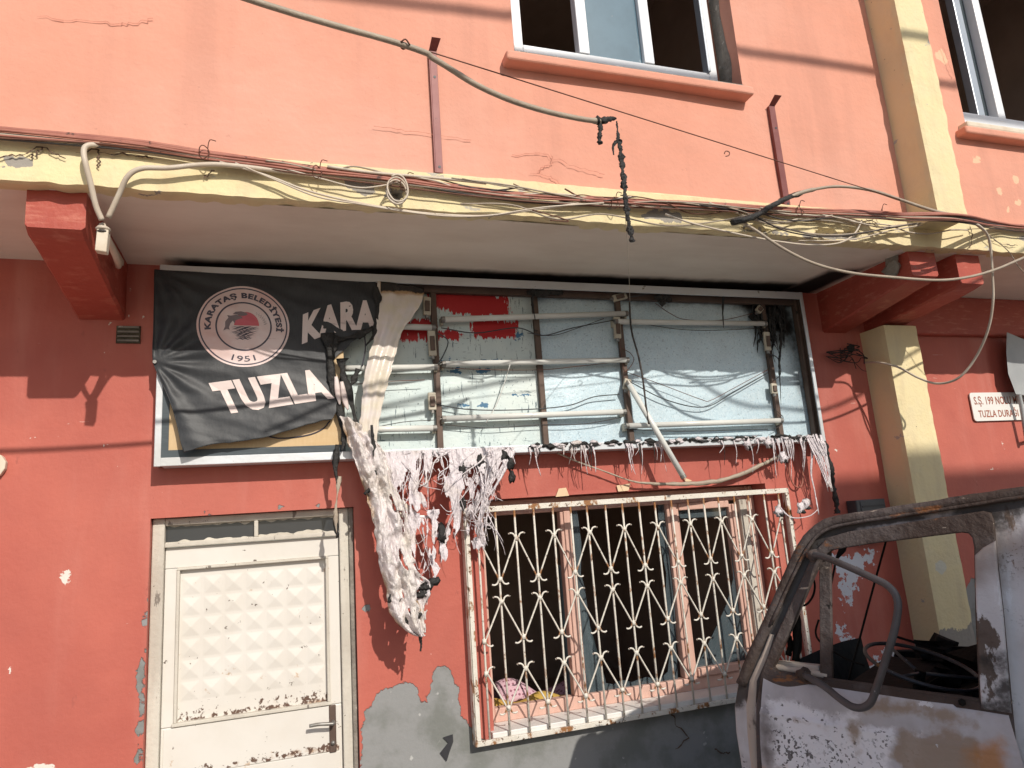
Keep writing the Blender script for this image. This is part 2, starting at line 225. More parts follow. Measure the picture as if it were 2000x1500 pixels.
# ------------------------------------------------------------------ geometry helpers
def smooth(pts, k=6):
    if len(pts) < 3: 
        a, b = Vector(pts[0]), Vector(pts[1]); return [a.lerp(b, i/k) for i in range(k+1)]
    P = [Vector(q) for q in pts]; P = [P[0]*2-P[1]] + P + [P[-1]*2-P[-2]]; out = []
    for i in range(1, len(P)-2):
        p0, p1, p2, p3 = P[i-1:i+3]
        for j in range(k):
            t = j/k
            out.append(0.5*((2*p1)+(p2-p0)*t+(2*p0-5*p1+4*p2-p3)*t*t+(3*p1-p0-3*p2+p3)*t**3))
    out.append(P[-2]); return out
class MB:
    def __init__(s): s.v = []; s.f = []; s.at = {}
    def box(s, x0, x1, y0, y1, z0, z1):
        n = len(s.v); s.v += [(x, y, z) for x in (x0, x1) for y in (y0, y1) for z in (z0, z1)]
        s.f += [tuple(n+i for i in q) for q in ((0, 1, 3, 2), (4, 6, 7, 5), (0, 4, 5, 1), (2, 3, 7, 6), (0, 2, 6, 4), (1, 5, 7, 3))]; return s
    def hexa(s, pts):      # 8 points: 4 of one end, 4 of the other, same order
        n = len(s.v); s.v += [tuple(q) for q in pts]
        s.f += [(n, n+1, n+2, n+3), (n+7, n+6, n+5, n+4)] + [(n+i, n+4+i, n+4+(i+1) % 4, n+(i+1) % 4) for i in range(4)]; return s
    def prism(s, poly, d):
        n = len(s.v); k = len(poly); d = Vector(d); s.v += [tuple(q) for q in poly] + [tuple(Vector(q)+d) for q in poly]
        s.f += [tuple(range(n, n+k)), tuple(range(n+2*k-1, n+k-1, -1))] + [(n+i, n+k+i, n+k+(i+1) % k, n+(i+1) % k) for i in range(k)]; return s
    def tube(s, pts, r, n=8, k=6, sm=True, flat=1.0, jit=0.0):
        P = smooth(pts, k) if sm else [Vector(q) for q in pts]
        if len(P) < 2: return s
        N = len(P); base = len(s.v); prev = None
        for i, q in enumerate(P):
            t = (P[min(i+1, N-1)]-P[max(i-1, 0)]); t = t.normalized() if t.length > 1e-9 else Vector((0, 0, 1))
            if prev is None: a = t.orthogonal().normalized() if abs(t.y) > 0.9 else t.cross(Vector((0, 1, 0))).normalized()
            else: a = (prev-t*prev.dot(t)).normalized()
            prev = a; b = t.cross(a)
            rr = r(i/(N-1)) if callable(r) else r
            for j in range(n):
                an = 2*math.pi*j/n; r1 = rr*(1+jit*(random.random()-0.5)*2) if jit else rr; s.v.append(tuple(q+a*math.cos(an)*r1+b*math.sin(an)*r1*flat))
        for i in range(N-1):
            for j in range(n):
                s.f.append((base+i*n+j, base+i*n+(j+1) % n, base+(i+1)*n+(j+1) % n, base+(i+1)*n+j))
        s.f.append(tuple(base+j for j in reversed(range(n)))); s.f.append(tuple(base+(N-1)*n+j for j in range(n))); return s
    def grid(s, fn, nu, nv, skip=None):
        n = len(s.v)
        for i in range(nu+1):
            for j in range(nv+1): s.v.append(tuple(fn(i/nu, j/nv)))
        for i in range(nu):
            for j in range(nv):
                if skip and skip((i+0.5)/nu, (j+0.5)/nv): continue
                a = n+i*(nv+1)+j; s.f.append((a, a+nv+1, a+nv+2, a+1))
        return s
    def blob(s, c, r, amp=0.35, sq=(1, 1, 1), n=1, seed=0):
        bm = bmesh.new(); bmesh.ops.create_icosphere(bm, subdivisions=n, radius=1); k = len(s.v)
        for v in bm.verts:
            d = 1+amp*noise.noise(v.co*1.7+Vector((seed*3.1, seed, 0)))*2
            s.v.append((c[0]+v.co.x*r*sq[0]*d, c[1]+v.co.y*r*sq[1]*d, c[2]+v.co.z*r*sq[2]*d))
        s.f += [tuple(k+v.index for v in f.verts) for f in bm.faces]; bm.free(); return s
    def build(s, name, mat, parent=None, smooth=False, bevel=0.0, seg=2, solid=0.0, loc=None):
        me = bpy.data.meshes.new(name); me.from_pydata(s.v, [], s.f)
        bm = bmesh.new(); bm.from_mesh(me); bmesh.ops.recalc_face_normals(bm, faces=bm.faces); bm.to_mesh(me); bm.free()
        me.update(); me.materials.append(M[mat] if isinstance(mat, str) else mat)
        if smooth: me.polygons.foreach_set('use_smooth', [True]*len(me.polygons))
        for k, vals in s.at.items():
            a = me.attributes.new(k, 'FLOAT', 'POINT'); a.data.foreach_set('value', [q+1.0 for q in vals])
        o = bpy.data.objects.new(name, me); COL.objects.link(o)
        if loc: o.location = loc
        if parent: o.parent = parent
        if solid: md = o.modifiers.new('thick', 'SOLIDIFY'); md.thickness = solid; md.offset = 0
        if bevel: md = o.modifiers.new('edge', 'BEVEL'); md.width = bevel; md.segments = seg; md.limit_method = 'ANGLE'; md.angle_limit = R(40)
        return o
def tag(o, label=None, cat=None, group=None, kind=None):
    for k, v in (('label', label), ('category', cat), ('group', group), ('kind', kind)):
        if v: o[k] = v
    return o
def thing(name, label, cat, loc=(0, 0, 0), rz=0.0, group=None):
    o = bpy.data.objects.new(name, None); COL.objects.link(o); o.empty_display_size = 0.1
    o.location = loc; o.rotation_euler = (0, 0, rz); return tag(o, label, cat, group)
def wire(name, pts, r, mat, label=None, cat=None, group=None, parent=None, k=7, jit=0.0, n=8, kind=None):
    o = MB().tube(pts, r, n=n, k=k, jit=jit).build(name, mat, parent, smooth=True); return tag(o, label, cat, group, kind)
def segdist(px, pz, ax, az, bx, bz):
    dx, dz = bx-ax, bz-az; L2 = dx*dx+dz*dz; t = max(0, min(1, ((px-ax)*dx+(pz-az)*dz)/L2)) if L2 else 0
    return math.hypot(px-ax-t*dx, pz-az-t*dz)
def poly_sd(x, z, poly):       # positive inside
    ins = False; d = 1e9; k = len(poly)
    for i in range(k):
        ax, az = poly[i]; bx, bz = poly[(i+1) % k]
        d = min(d, segdist(x, z, ax, az, bx, bz))
        if (az > z) != (bz > z) and x < (bx-ax)*(z-az)/(bz-az)+ax: ins = not ins
    return d if ins else -d
def multi_sd(polys, pad=0.25):
    boxes = [(min(q[0] for q in p)-pad, max(q[0] for q in p)+pad, min(q[1] for q in p)-pad, max(q[1] for q in p)+pad, p) for p in polys]
    def f(x, z):
        best = -pad
        for a, b, c, d, p in boxes:
            if a < x < b and c < z < d: best = max(best, poly_sd(x, z, p))
        return best
    return f
def spot(x, z, r, k=7, sx=1.0, sz=1.0): return [(x+r*sx*math.cos(i*6.283/k)*(0.7+0.5*random.random()), z+r*sz*math.sin(i*6.283/k)*(0.7+0.5*random.random())) for i in range(k)]
def wall_grid(y, x0, x1, z0, z1, holes, step, attrs, wob=0.0):
    def lines(a, b, extra):
        L = sorted(set([a, b]+[e for e in extra if a < e < b])); out = []
        for p, q in zip(L, L[1:]):
            n = max(1, round((q-p)/step)); out += [p+(q-p)*i/n for i in range(n)]
        return out+[b]
    X = lines(x0, x1, [h[0] for h in holes]+[h[1] for h in holes]); Z = lines(z0, z1, [h[2] for h in holes]+[h[3] for h in holes])
    m = MB(); idx = {}
    for i in range(len(X)-1):
        for j in range(len(Z)-1):
            cx, cz = (X[i]+X[i+1])/2, (Z[j]+Z[j+1])/2
            if any(h[0] < cx < h[1] and h[2] < cz < h[3] for h in holes): continue
            q = []
            for a, b in ((i, j), (i+1, j), (i+1, j+1), (i, j+1)):
                if (a, b) not in idx:
                    idx[(a, b)] = len(m.v); x, z = X[a], Z[b]
                    edge = any(h[0]-1e-4 <= x <= h[1]+1e-4 and h[2]-1e-4 <= z <= h[3]+1e-4 for h in holes)
                    yy = y if edge else y+wob*noise.noise(Vector((x*1.3, z*1.3, y)))
                    m.v.append((x, yy, z))
                q.append(idx[(a, b)])
            m.f.append(tuple(q))
    for k, f in attrs.items(): m.at[k] = [f(v[0], v[2]) for v in m.v]
    return m
def ribbon(m, pts, wd, y=None, n=None):
    """flat strip following pts in the wall plane"""
    for (a, b) in zip(pts, pts[1:]):
        a, b = Vector(a), Vector(b); d = b-a
        if d.length < 1e-5: continue
        s = Vector((-d.z, 0, d.x)).normalized()*wd*(0.5+random.random()); e = d.normalized()*wd*0.3
        k = len(m.v); m.v += [tuple(a-s-e), tuple(a+s-e), tuple(b+s*0.8+e), tuple(b-s*0.8+e)]; m.f.append((k, k+1, k+2, k+3))
    return m
def crackline(pts, y, wd, parent, mat='crack', sub=5, jit=0.012, name='crack'):
    out = []
    for (a, b) in zip(pts, pts[1:]):
        for i in range(sub): 
            t = i/sub; out.append(Vector((a[0]+(b[0]-a[0])*t+random.uniform(-jit, jit)*(i > 0), y, a[1]+(b[1]-a[1])*t+random.uniform(-jit, jit)*(i > 0))))
    out.append(Vector((pts[-1][0], y, pts[-1][1])))
    return ribbon(MB(), out, wd).build(name, mat, parent)
def text_mesh(txt, fn, bold=0.02, maxlen=0.25):
    """flat lettering: glyph outlines normalised to a unit box, then laid on a surface by fn(u, v)"""
    c = bpy.data.curves.new('lettering', 'FONT'); c.body = txt; c.offset = bold; c.space_character = 1.0+bold*2.6; c.resolution_u = 3; c.fill_mode = 'FRONT'
    o = bpy.data.objects.new('lettering', c); COL.objects.link(o); bpy.context.view_layer.update()
    me = bpy.data.meshes.new_from_object(o.evaluated_get(bpy.context.evaluated_depsgraph_get())); bpy.data.objects.remove(o); bpy.data.curves.remove(c)
    bm = bmesh.new(); bm.from_mesh(me); bpy.data.meshes.remove(me)
    bmesh.ops.remove_doubles(bm, verts=bm.verts, dist=1e-4); bmesh.ops.triangulate(bm, faces=bm.faces)
    for _ in range(3):
        e = [x for x in bm.edges if x.calc_length() > maxlen]
        if e: bmesh.ops.subdivide_edges(bm, edges=e, cuts=1); bmesh.ops.triangulate(bm, faces=bm.faces)
    xs = [v.co.x for v in bm.verts]; ys = [v.co.y for v in bm.verts]; x0, x1, y0, y1 = min(xs), max(xs), min(ys), max(ys)
    m = MB(); bm.verts.index_update()
    m.v = [tuple(fn((v.co.x-x0)/(x1-x0), (v.co.y-y0)/(y1-y0))) for v in bm.verts]; m.f = [tuple(v.index for v in f.verts) for f in bm.faces]; bm.free(); return m
def fill_holes(outer, holes, depth, bev=0.0):
    """plate with openings: 2-D outline in (u, v) -> list of verts (u, v, w) and faces"""
    c = bpy.data.curves.new('plate', 'CURVE'); c.dimensions = '2D'; c.fill_mode = 'BOTH'; c.extrude = depth/2; c.bevel_depth = bev; c.bevel_resolution = 2
    for pl in [outer]+holes:
        s = c.splines.new('POLY'); s.points.add(len(pl)-1); s.use_cyclic_u = True
        for q, (u, v) in zip(s.points, pl): q.co = (u, v, 0, 1)
    o = bpy.data.objects.new('plate', c); COL.objects.link(o); bpy.context.view_layer.update()
    me = bpy.data.meshes.new_from_object(o.evaluated_get(bpy.context.evaluated_depsgraph_get())); bpy.data.objects.remove(o); bpy.data.curves.remove(c)
    v = [tuple(x.co) for x in me.vertices]; f = [tuple(p.vertices) for p in me.polygons]; bpy.data.meshes.remove(me); return v, f

# ------------------------------------------------------------------ the setting
tag(MB().box(-70, 70, -80, 40, -0.5, 0.0).build('road', 'asphalt'), kind='structure')

# ------------------------------------------------------------------ the building
SOF = 3.368; WF = -0.85; BF = -0.872
bld = thing('plastered_building', 'two-storey building, coral pink above and brick red below, behind the burnt sign', 'building')
DX0, DX1, DZ = -0.632, 0.345, 2.05
WX0, WX1, WZ0, WZ1 = 1.045, 2.968, 0.80, 2.045
grey = multi_sd([[(0.331,0.626),(0.354,0.904),(0.372,1.01),(0.434,1.099),(0.526,1.129),(0.638,1.127),(0.655,1.037),(0.695,1.021),(0.729,1.168),(0.777,1.198),(0.825,1.161),(0.85,1.094),(0.867,1.066),(0.869,0.939),(0.921,0.889),(0.96,0.838),(0.966,0.797)]+[(4.28, 0.76), (4.30, 1.22), (7.2, 1.10), (7.2, -0.2), (0.35, -0.2)],
    [(4.126,0.941),(4.3,1.121),(4.583,1.3),(4.87,1.274),(4.745,0.836),(4.099,0.685)],
    spot(*(0.394,1.523), 0.026), spot(*(-0.372,2.066), 0.014), spot(*(-0.025,2.073), 0.02, sx=1.2, sz=0.6), spot(*(0.157,2.068), 0.012),
    [(-0.634, 0.0), (-0.634, 1.75), (-0.648, 1.6), (-0.645, 1.45), (-0.672, 1.35), (-0.652, 1.2), (-0.66, 0.9), (-0.68, 0.8), (-0.66, 0.4), (-0.66, 0.0)]])
poster = multi_sd([[(3.348,1.598),(3.698,1.611),(3.816,1.552),(3.806,1.469),(3.649,1.383),(3.517,1.201),(3.403,1.212),(3.401,1.405)], [(3.322,1.173),(3.397,1.181),(3.527,1.009),(3.487,0.976),(3.288,1.005)],
    [(3.271,0.915),(3.39,0.947),(3.545,0.897),(3.803,1.01),(3.844,0.813),(3.736,0.717),(3.244,0.781)]])
chips = multi_sd([spot(*(-0.981,1.807), 0.026, sz=1.4), spot(*(-1.015,1.827), 0.009), spot(*(-1.177,1.417), 0.012, sz=1.6), spot(*(-1.039,0.984), 0.06, sz=0.5), spot(*(-0.791,2.31), 0.006), spot(*(-1.28,2.347), 0.05, sx=0.5),
    spot(*(-0.714,2.388), 0.018, sx=0.14, sz=1.5), spot(*(-0.846,2.418), 0.010, sx=1.6), spot(*(-0.91,2.624), 0.018, sx=0.2), spot(*(3.588,2.236), 0.012, sx=2), spot(*(5.141,2.22), 0.06, sx=0.12), spot(*(4.989,2.054), 0.03, sx=2.0, sz=0.2)]
    + [spot(-0.774+random.uniform(-.12, .12), 3.132+random.uniform(-.25, .2), 0.006, sx=1.6) for _ in range(22)]
    + [spot(random.uniform(-1.3, -0.68), random.uniform(0.9, 2.6), random.choice((.003, .004, .006)), sx=random.choice((.5, 1, 2)), sz=1.3) for _ in range(26)])
holes = [(DX0, DX1, -1, DZ), (WX0, WX1, WZ0, WZ1)]
m = wall_grid(0.0, -3.2, 7.2, -0.1, SOF+0.02, holes, 0.022, {'sd_grey': grey, 'sd_poster': lambda x, z: poster(x, z)-0.055, 'sd_chip': chips}, wob=0.006)
m.build('lower_wall', 'red', bld, smooth=True)
# reveals of the openings
m = MB()
for (a, b, z0, z1) in ((DX0, DX1, 0.0, DZ), (WX0, WX1, WZ0, WZ1)):
    for x in (a, b): m.v += [(x, 0, z0), (x, 0.24, z0), (x, 0.24, z1), (x, 0, z1)]
    m.v += [(a, 0, z1), (b, 0, z1), (b, 0.24, z1), (a, 0.24, z1)]
m.v += [(WX0, 0, WZ0), (WX1, 0, WZ0), (WX1, 0.24, WZ0), (WX0, 0.24, WZ0)]
m.f = [tuple(range(i, i+4)) for i in range(0, len(m.v), 4)]
m.build('reveal', 'red', bld)
def room(name, x0, x1, y0, y1, z0, z1):
    k = MB(); k.v = [(x, y, z) for x in (x0, x1) for y in (y0, y1) for z in (z0, z1)]
    k.f = [(0, 1, 3, 2), (4, 6, 7, 5), (2, 3, 7, 6), (0, 2, 6, 4), (1, 5, 7, 3)]
    return k.build(name, 'dark_room', bld)
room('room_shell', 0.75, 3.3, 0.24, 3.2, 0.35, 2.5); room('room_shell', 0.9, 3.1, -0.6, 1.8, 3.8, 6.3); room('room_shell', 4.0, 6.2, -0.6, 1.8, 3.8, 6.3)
# upper wall
UW = (1.143, 2.545, 4.30, 5.75); UW2 = (4.272, 5.75, 4.245, 5.75)
uch = multi_sd([[(4.167,4.814),(4.21,4.841),(4.237,4.767),(4.262,4.655),(4.209,4.693),(4.15,4.746)], [(4.271,4.037),(4.346,4.063),(4.341,3.997),(4.256,3.981)], spot(*(4.454,3.8), 0.03), spot(*(4.624,3.906), 0.035), spot(*(4.598,3.739), 0.03), spot(*(4.487,3.676), 0.02), spot(*(2.045,3.537), 0.014), spot(*(3.53,4.516), 0.006)])
m = wall_grid(WF, -3.2, 7.2, SOF+0.18, 6.6, [UW, UW2], 0.03, {'sd_chip': uch}, wob=0.012)
m.build('upper_wall', 'pink', bld, smooth=True)
for (a, b, z0, z1) in (UW, UW2):
    m = MB()
    for x in (a, b): m.v += [(x, WF, z0), (x, -0.6, z0), (x, -0.6, z1), (x, WF, z1)]
    m.v += [(a, WF, z0), (b, WF, z0), (b, -0.6, z0), (a, -0.6, z0)]; m.v += [(a, WF, z1), (b, WF, z1), (b, -0.6, z1), (a, -0.6, z1)]
    m.f = [tuple(range(i, i+4)) for i in range(0, len(m.v), 4)]; m.build('upper_reveal', 'pink', bld)
# ragged unpainted mortar beside the window frames
m = MB(); yy = [4.3+0.05*i for i in range(31)]
for (x, w) in ((UW[1]-0.002, 0.13), (5.745, 0.13)):
    m = MB()
    for a, b in zip(yy, yy[1:]):
        k = len(m.v); fa = 0.07+w*noise.noise(Vector((a*5, x, 0)))*0.5; fb = 0.07+w*noise.noise(Vector((b*5, x, 0)))*0.5
        m.v += [(x, -0.66, a), (x, -0.72-fa*0.6, a), (x, -0.72-fb*0.6, b), (x, -0.66, b)]; m.f.append((k, k+1, k+2, k+3))
    m.build('mortar_strip', 'concrete', bld)
# cantilevered slab: painted edge band, soffit
bites = multi_sd([[(2.351,3.404),(2.454,3.429),(2.551,3.406),(2.687,3.397),(2.863,3.396),(2.907,3.436),(2.997,3.436),(3.047,3.411),(3.149,3.456),(3.217,3.422),(3.18,3.372),(2.892,3.361),(2.682,3.366),(2.411,3.369)], [(1.747,3.448),(1.886,3.479),(2.04,3.47),(2.013,3.386),(1.755,3.391)], [(0.425,3.414),(0.451,3.486),(0.534,3.483),(0.556,3.425),(0.506,3.377)], [(0.243,3.5),(0.369,3.499),(0.426,3.44),(0.401,3.387),(0.276,3.427)], [(4.365,3.498),(4.593,3.503),(4.575,3.442),(4.464,3.452)], [(-1.069,3.479),(-0.965,3.475),(-0.937,3.448),(-0.961,3.408),(-1.065,3.409)]])
deep = multi_sd([[(2.862,3.39),(2.905,3.43),(2.996,3.43),(3.046,3.408),(3.147,3.447),(3.205,3.418),(3.17,3.378),(2.893,3.367)], [(0.465,3.418),(0.476,3.462),(0.521,3.466),(0.531,3.416),(0.497,3.387)], [(2.365,3.393),(2.485,3.413),(2.583,3.39),(2.545,3.369),(2.411,3.369)]])
prof = [(WF+0.01, SOF+0.197), (WF-0.012, SOF+0.196)] + [(BF, SOF+0.19-0.19*i/11) for i in range(12)] + [(BF+0.02, SOF-0.004), (BF+0.05, SOF-0.002), (BF+0.09, SOF+0.003)]
NB = 640; m = MB()
for i in range(NB+1):
    x = -3.2+10.4*i/NB
    for j, (y, z) in enumerate(prof):
        nz = noise.noise(Vector((x*3, z*4, 0))); n2 = noise.noise(Vector((x*14, z*10, 5)))
        ed = 1.0 if j > 11 else max(0.0, (j-8)/4)
        dz = ed*(0.010*nz+0.009*n2)+(0.008*n2+0.008*nz if j == 2 else 0); dd = max(0.0, deep(x, z))
        m.v.append((x, y+0.006*nz+0.003*n2+min(0.05, dd*2.2), z+dz+(0.012 if dd > 0 and j > 8 else 0)))
n1 = len(prof)
for i in range(NB):
    for j in range(n1-1): a = i*n1+j; m.f.append((a, a+n1, a+n1+1, a+1))
m.at['sd_grey'] = [max(bites(v[0], v[2])-0.012, 0.010-(v[2]-SOF)*0.9-0.03*(1+noise.noise(Vector((v[0]*1.7, 3, 1))))) if v[1] < -0.8 else -0.2 for v in m.v]
m.build('slab_edge', 'yellow', bld)
soot = multi_sd([[(-0.60, -0.18), (3.42, -0.26), (3.47, 0.2), (-0.62, 0.2)], [(3.30, -0.48), (3.52, -0.55), (3.62, -0.8), (3.70, -0.8), (3.66, 0.1), (3.2, 0.1)]], 0.5)
m = MB().grid(lambda u, v: (-3.2+10.4*u, BF+0.06+(0.0-BF-0.06+0.02)*v, SOF+0.004*noise.noise(Vector((u*14, v*2, 3)))), 400, 40)
m.at['sd_soot_shade'] = [soot(v[0], v[1])-0.03 for v in m.v]
m.build('soffit', 'soffit', bld, smooth=True)
# corbel beams under the slab
def beam(x0, x1, yend, zend, zwall, name='corbel_beam'):
    k = MB(); c = 0.012; n = 14; secs = []
    for i in range(n+1):
        t = i/n; y = 0.03+(yend-0.03)*t
        zb = zwall+(zend-zwall)*t
        if i == n: zb += 0.012
        j = lambda s_: 0.006*noise.noise(Vector((x0*3+s_, y*9, s_)))
        secs.append([(x0+j(1), y, SOF+0.01), (x0+j(2), y, zb+c), (x0+c, y, zb+j(3)), (x1-c, y, zb+j(4)), (x1+j(5), y, zb+c), (x1+j(6), y, SOF+0.01)])
    for s_ in secs: k.v += s_
    for i in range(n):
        for j in range(6): a = i*6+j; b = i*6+(j+1) % 6; k.f.append((a, b, b+6, a+6))
    k.f.append(tuple(range(n*6, n*6+6)))
    return k.build(name, 'beam_red', bld)
beam(-0.992, -0.778, -0.80, 3.19, 3.055); beam(3.632, 3.845, -0.79, 3.20, 3.07); beam(4.015, 4.215, -0.79, 3.165, 3.07)
# chipped end of a beam, and the lintel on the right
k = MB().blob((3.615, -0.68, 3.30), 0.055, 0.5, (0.5, 1.2, 1.1), 2, 3); k.build('broken_concrete', 'concrete', bld)
MB().box(4.3, 7.2, -0.055, 0.02, 3.065, SOF+0.005).build('lintel', 'beam_red', bld, bevel=0.02, seg=3)
# pillar below, pilaster above
PX0, PX1, PY = 3.965, 4.262, -0.215
def column(name, x0, x1, y0, y1, z0, z1, seed, greyf=None):
    k = MB(); n = int((z1-z0)/0.025)
    per = [(x0, y1)] + [(x0, y1+(y0-y1)*i/6) for i in range(1, 7)] + [(x0+(x1-x0)*i/8, y0) for i in range(1, 9)] + [(x1, y0+(y1-y0)*i/6) for i in range(1, 7)]
    for i in range(n+1):
        z = z0+(z1-z0)*i/n
        for q, (x, y) in enumerate(per):
            corner = 1.0 if q in (6, 14) else 0.0
            d = 0.004*noise.noise(Vector((x*4+seed, y*4, z*4)))+corner*(0.004+0.006*noise.noise(Vector((seed, q, z*11))))
            k.v.append((x+(d if x < (x0+x1)/2 else -d), y+d, z))
    w_ = len(per)
    for i in range(n):
        for j in range(w_-1): a = i*w_+j; k.f.append((a, a+1, a+w_+1, a+w_))
    k.f.append(tuple(range(n*w_, n*w_+w_))); k.f.append(tuple(reversed(range(w_))))
    if greyf: k.at['sd_grey'] = [greyf(v) for v in k.v]
    k.at['sd_chip'] = [0.05-math.dist((v[0], v[2]), (4.073,1.427)) if v[1] < y0+0.02 else -0.2 for v in k.v] if greyf else [-0.2]*len(k.v)
    return k.build(name, 'yellow', bld)
column('pillar', PX0, PX1, PY, 0.01, -0.05, 3.075, 1, lambda v: (1.04 if v[1] < PY+0.02 else 0.97)-v[2]+0.02*math.sin(v[0]*30))
column('pilaster', 3.612, 3.845, -1.05, WF+0.02, SOF+0.11, 6.6, 2)
# upper windows
def window(x0, x1, y, z0, z1, mull, panes, mat, fw=0.06, name='window', mw=0.065):
    wn = MB().box(x0, x0+fw, y, y+0.06, z0, z1).build(name, mat, bld, bevel=0.005)
    MB().box(x1-fw, x1, y, y+0.06, z0, z1).build('frame', mat, wn, bevel=0.005); MB().box(x0+fw, x1-fw, y+0.002, y+0.058, z0, z0+fw).build('frame', mat, wn, bevel=0.005)
    MB().box(x0+fw, x1-fw, y+0.002, y+0.058, z1-fw, z1).build('frame', mat, wn, bevel=0.005)
    for mx in mull: MB().box(mx-mw/2, mx+mw/2, y-0.004, y+0.056, z0+fw, z1-fw).build('mullion', mat, wn, bevel=0.005)
    for (a, b, gm) in panes: MB().box(a, b, y+0.025, y+0.031, z0+fw-0.01, z1-fw+0.01).build('pane', gm, wn)
    return wn
uw = window(1.20, 2.50, -0.70, 4.425, 5.74, (1.625, 2.04), ((1.655, 2.008, 'glass_sky'),), 'pvc', 0.055)
MB().box(2.43, 2.447, -0.715, -0.66, 4.48, 5.7).build('sash_edge', 'grey_alu', uw, bevel=0.003)
uw2 = window(4.33, 5.7, -0.70, 4.40, 5.74, (), (), 'pvc', 0.085)
MB().box(4.28, 4.33, -0.70, -0.64, 4.3, 5.74).build('frame', 'grey_alu', uw2, bevel=0.004)
MB().box(4.69, 4.76, -0.66, -0.60, 4.45, 5.7).build('sash', 'grey_alu', uw2, bevel=0.006); MB().box(4.83, 4.90, -0.70, -0.62, 4.45, 5.7).build('sash', 'pvc', uw2, bevel=0.006)
MB().box(4.76, 4.83, -0.635, -0.628, 4.45, 5.7).build('pane', 'glass_grey', uw2)
def sill(x0, x1, y0, y1, z0, z1, mat):
    s_ = MB().box(x0, x1, y0, y1, z0, z1).build('window_sill', mat, bld, bevel=0.014, seg=3); return s_
sill(1.072, 2.556, -0.93, -0.62, 4.198, 4.252, 'pink'); sill(4.165, 5.9, -0.925, -0.62, 4.155, 4.207, 'pink')
MB().box(1.15, 2.54, -0.87, -0.64, 4.253, 4.30).build('mortar_bed', 'concrete', bld, bevel=0.006)
MB().box(4.2, 5.8, -0.915, -0.66, 4.206, 4.25).build('mortar_bed', 'paper', bld, bevel=0.012)
# lower window with broken panes
WY = 0.14
lw = MB().box(WX0, WX0+0.05, WY, WY+0.06, WZ0+0.03, WZ1-0.005).build('window', 'salmon_frame', bld, bevel=0.005)
for a, b, c, d in ((WX1-0.06, WX1-0.001, 0.83, 2.04), (1.575, 1.655, 0.905, 1.955), (2.305, 2.39, 0.905, 1.955), (2.765, 2.83, 0.93, 1.93)):
    MB().box(a, b, WY-0.003, WY+0.055, c, d).build('stile', 'salmon_frame', lw, bevel=0.006)
    MB().box(a+0.02, b-0.02, WY-0.014, WY-0.004, c, d).build('stile_moulding', 'salmon_frame', lw, bevel=0.004)
MB().box(WX0+0.05, WX1-0.06, WY, WY+0.06, WZ0+0.03, 0.905).build('rail', 'salmon_frame', lw, bevel=0.006); MB().box(WX0+0.05, WX1-0.06, WY, WY+0.06, 1.955, 2.04).build('rail', 'salmon_frame', lw, bevel=0.006)
MB().box(2.39, 2.765, WY-0.02, WY+0.03, 0.908, 0.955).build('sash_rail', 'salmon_frame', lw, bevel=0.006); MB().box(2.39, 2.765, WY-0.012, WY+0.03, 1.91, 1.954).build('sash_rail', 'salmon_frame', lw, bevel=0.006)
MB().box(2.84, 2.895, WY-0.02, WY+0.05, 0.91, 1.953).build('stile', 'old_frame', lw, bevel=0.005)
def shard(pts): 
    return MB().prism(pts, (0, 0.004, 0)).build('pane', 'glass_grey', lw)
GY = 0.165
shard([(1.662,0.165,1.993),(1.702,0.165,1.944),(1.711,0.165,1.759),(1.69,0.165,1.579),(1.708,0.165,1.488),(1.717,0.165,1.339),(1.726,0.165,1.164),(1.747,0.165,1.046),(1.789,0.165,0.944),(1.841,0.165,0.931),(1.894,0.165,0.948),(1.959,0.165,0.928),(2.054,0.165,0.944),(2.148,0.165,0.92),(2.205,0.165,0.954),(2.243,0.165,1.104),(2.238,0.165,1.347),(2.269,0.165,1.529),(2.249,0.165,1.719),(2.261,0.165,1.958),(2.324,0.165,1.954),(2.303,0.165,1.34),(2.263,0.165,0.85),(1.635,0.165,0.841),(1.645,0.165,1.347)])
shard([(2.344,0.165,0.919),(2.412,0.165,0.964),(2.559,0.165,1.144),(2.678,0.165,1.303),(2.752,0.165,1.455),(2.767,0.165,1.68),(2.761,0.165,1.846),(2.416,0.165,1.861),(2.388,0.165,1.934),(2.892,0.165,1.921),(2.804,0.165,0.885)])
crt = MB().grid(lambda u, v: (1.60+0.28*u*(0.35+0.65*(1-v)) , 0.30+0.02*math.sin(u*22), 0.78+0.85*v), 40, 12); tag(crt.build('torn_curtain', 'curtain', None, smooth=True), 'grey-green curtain scrap hanging behind the broken middle pane', 'curtain')
MB().box(WX0-0.02, WX1+0.05, -0.045, WY, WZ0+0.001, 0.834).build('window_sill', 'marble', bld, bevel=0.004)
# cloths on the inside ledge
MB().box(1.06, 2.4, 0.26, 0.75, 0.70, 0.78).build('inner_ledge', 'dark_room', bld)
k = MB().grid(lambda u, v: (1.20+0.62*u, 0.36+0.25*v, 0.86+0.10*math.sin(math.pi*v)*(0.6+0.4*math.sin(u*9))+0.035*math.sin(u*5+v*4)-0.06*u), 30, 16)
tag(k.build('pink_cushion', 'pink_cloth', None, smooth=True, solid=0.03), 'pink dotted cloth bundle lying inside the barred window', 'cloth')
k = MB().grid(lambda u, v: (1.06+0.52*u, 0.21+0.2*v, 0.83+0.06*math.sin(math.pi*v)+0.02*math.sin(u*11)), 24, 10)
tag(k.build('ochre_blanket', 'ochre_cloth', None, smooth=True, solid=0.02), 'ochre yellow cloth folded at the inside corner of the barred window', 'cloth')

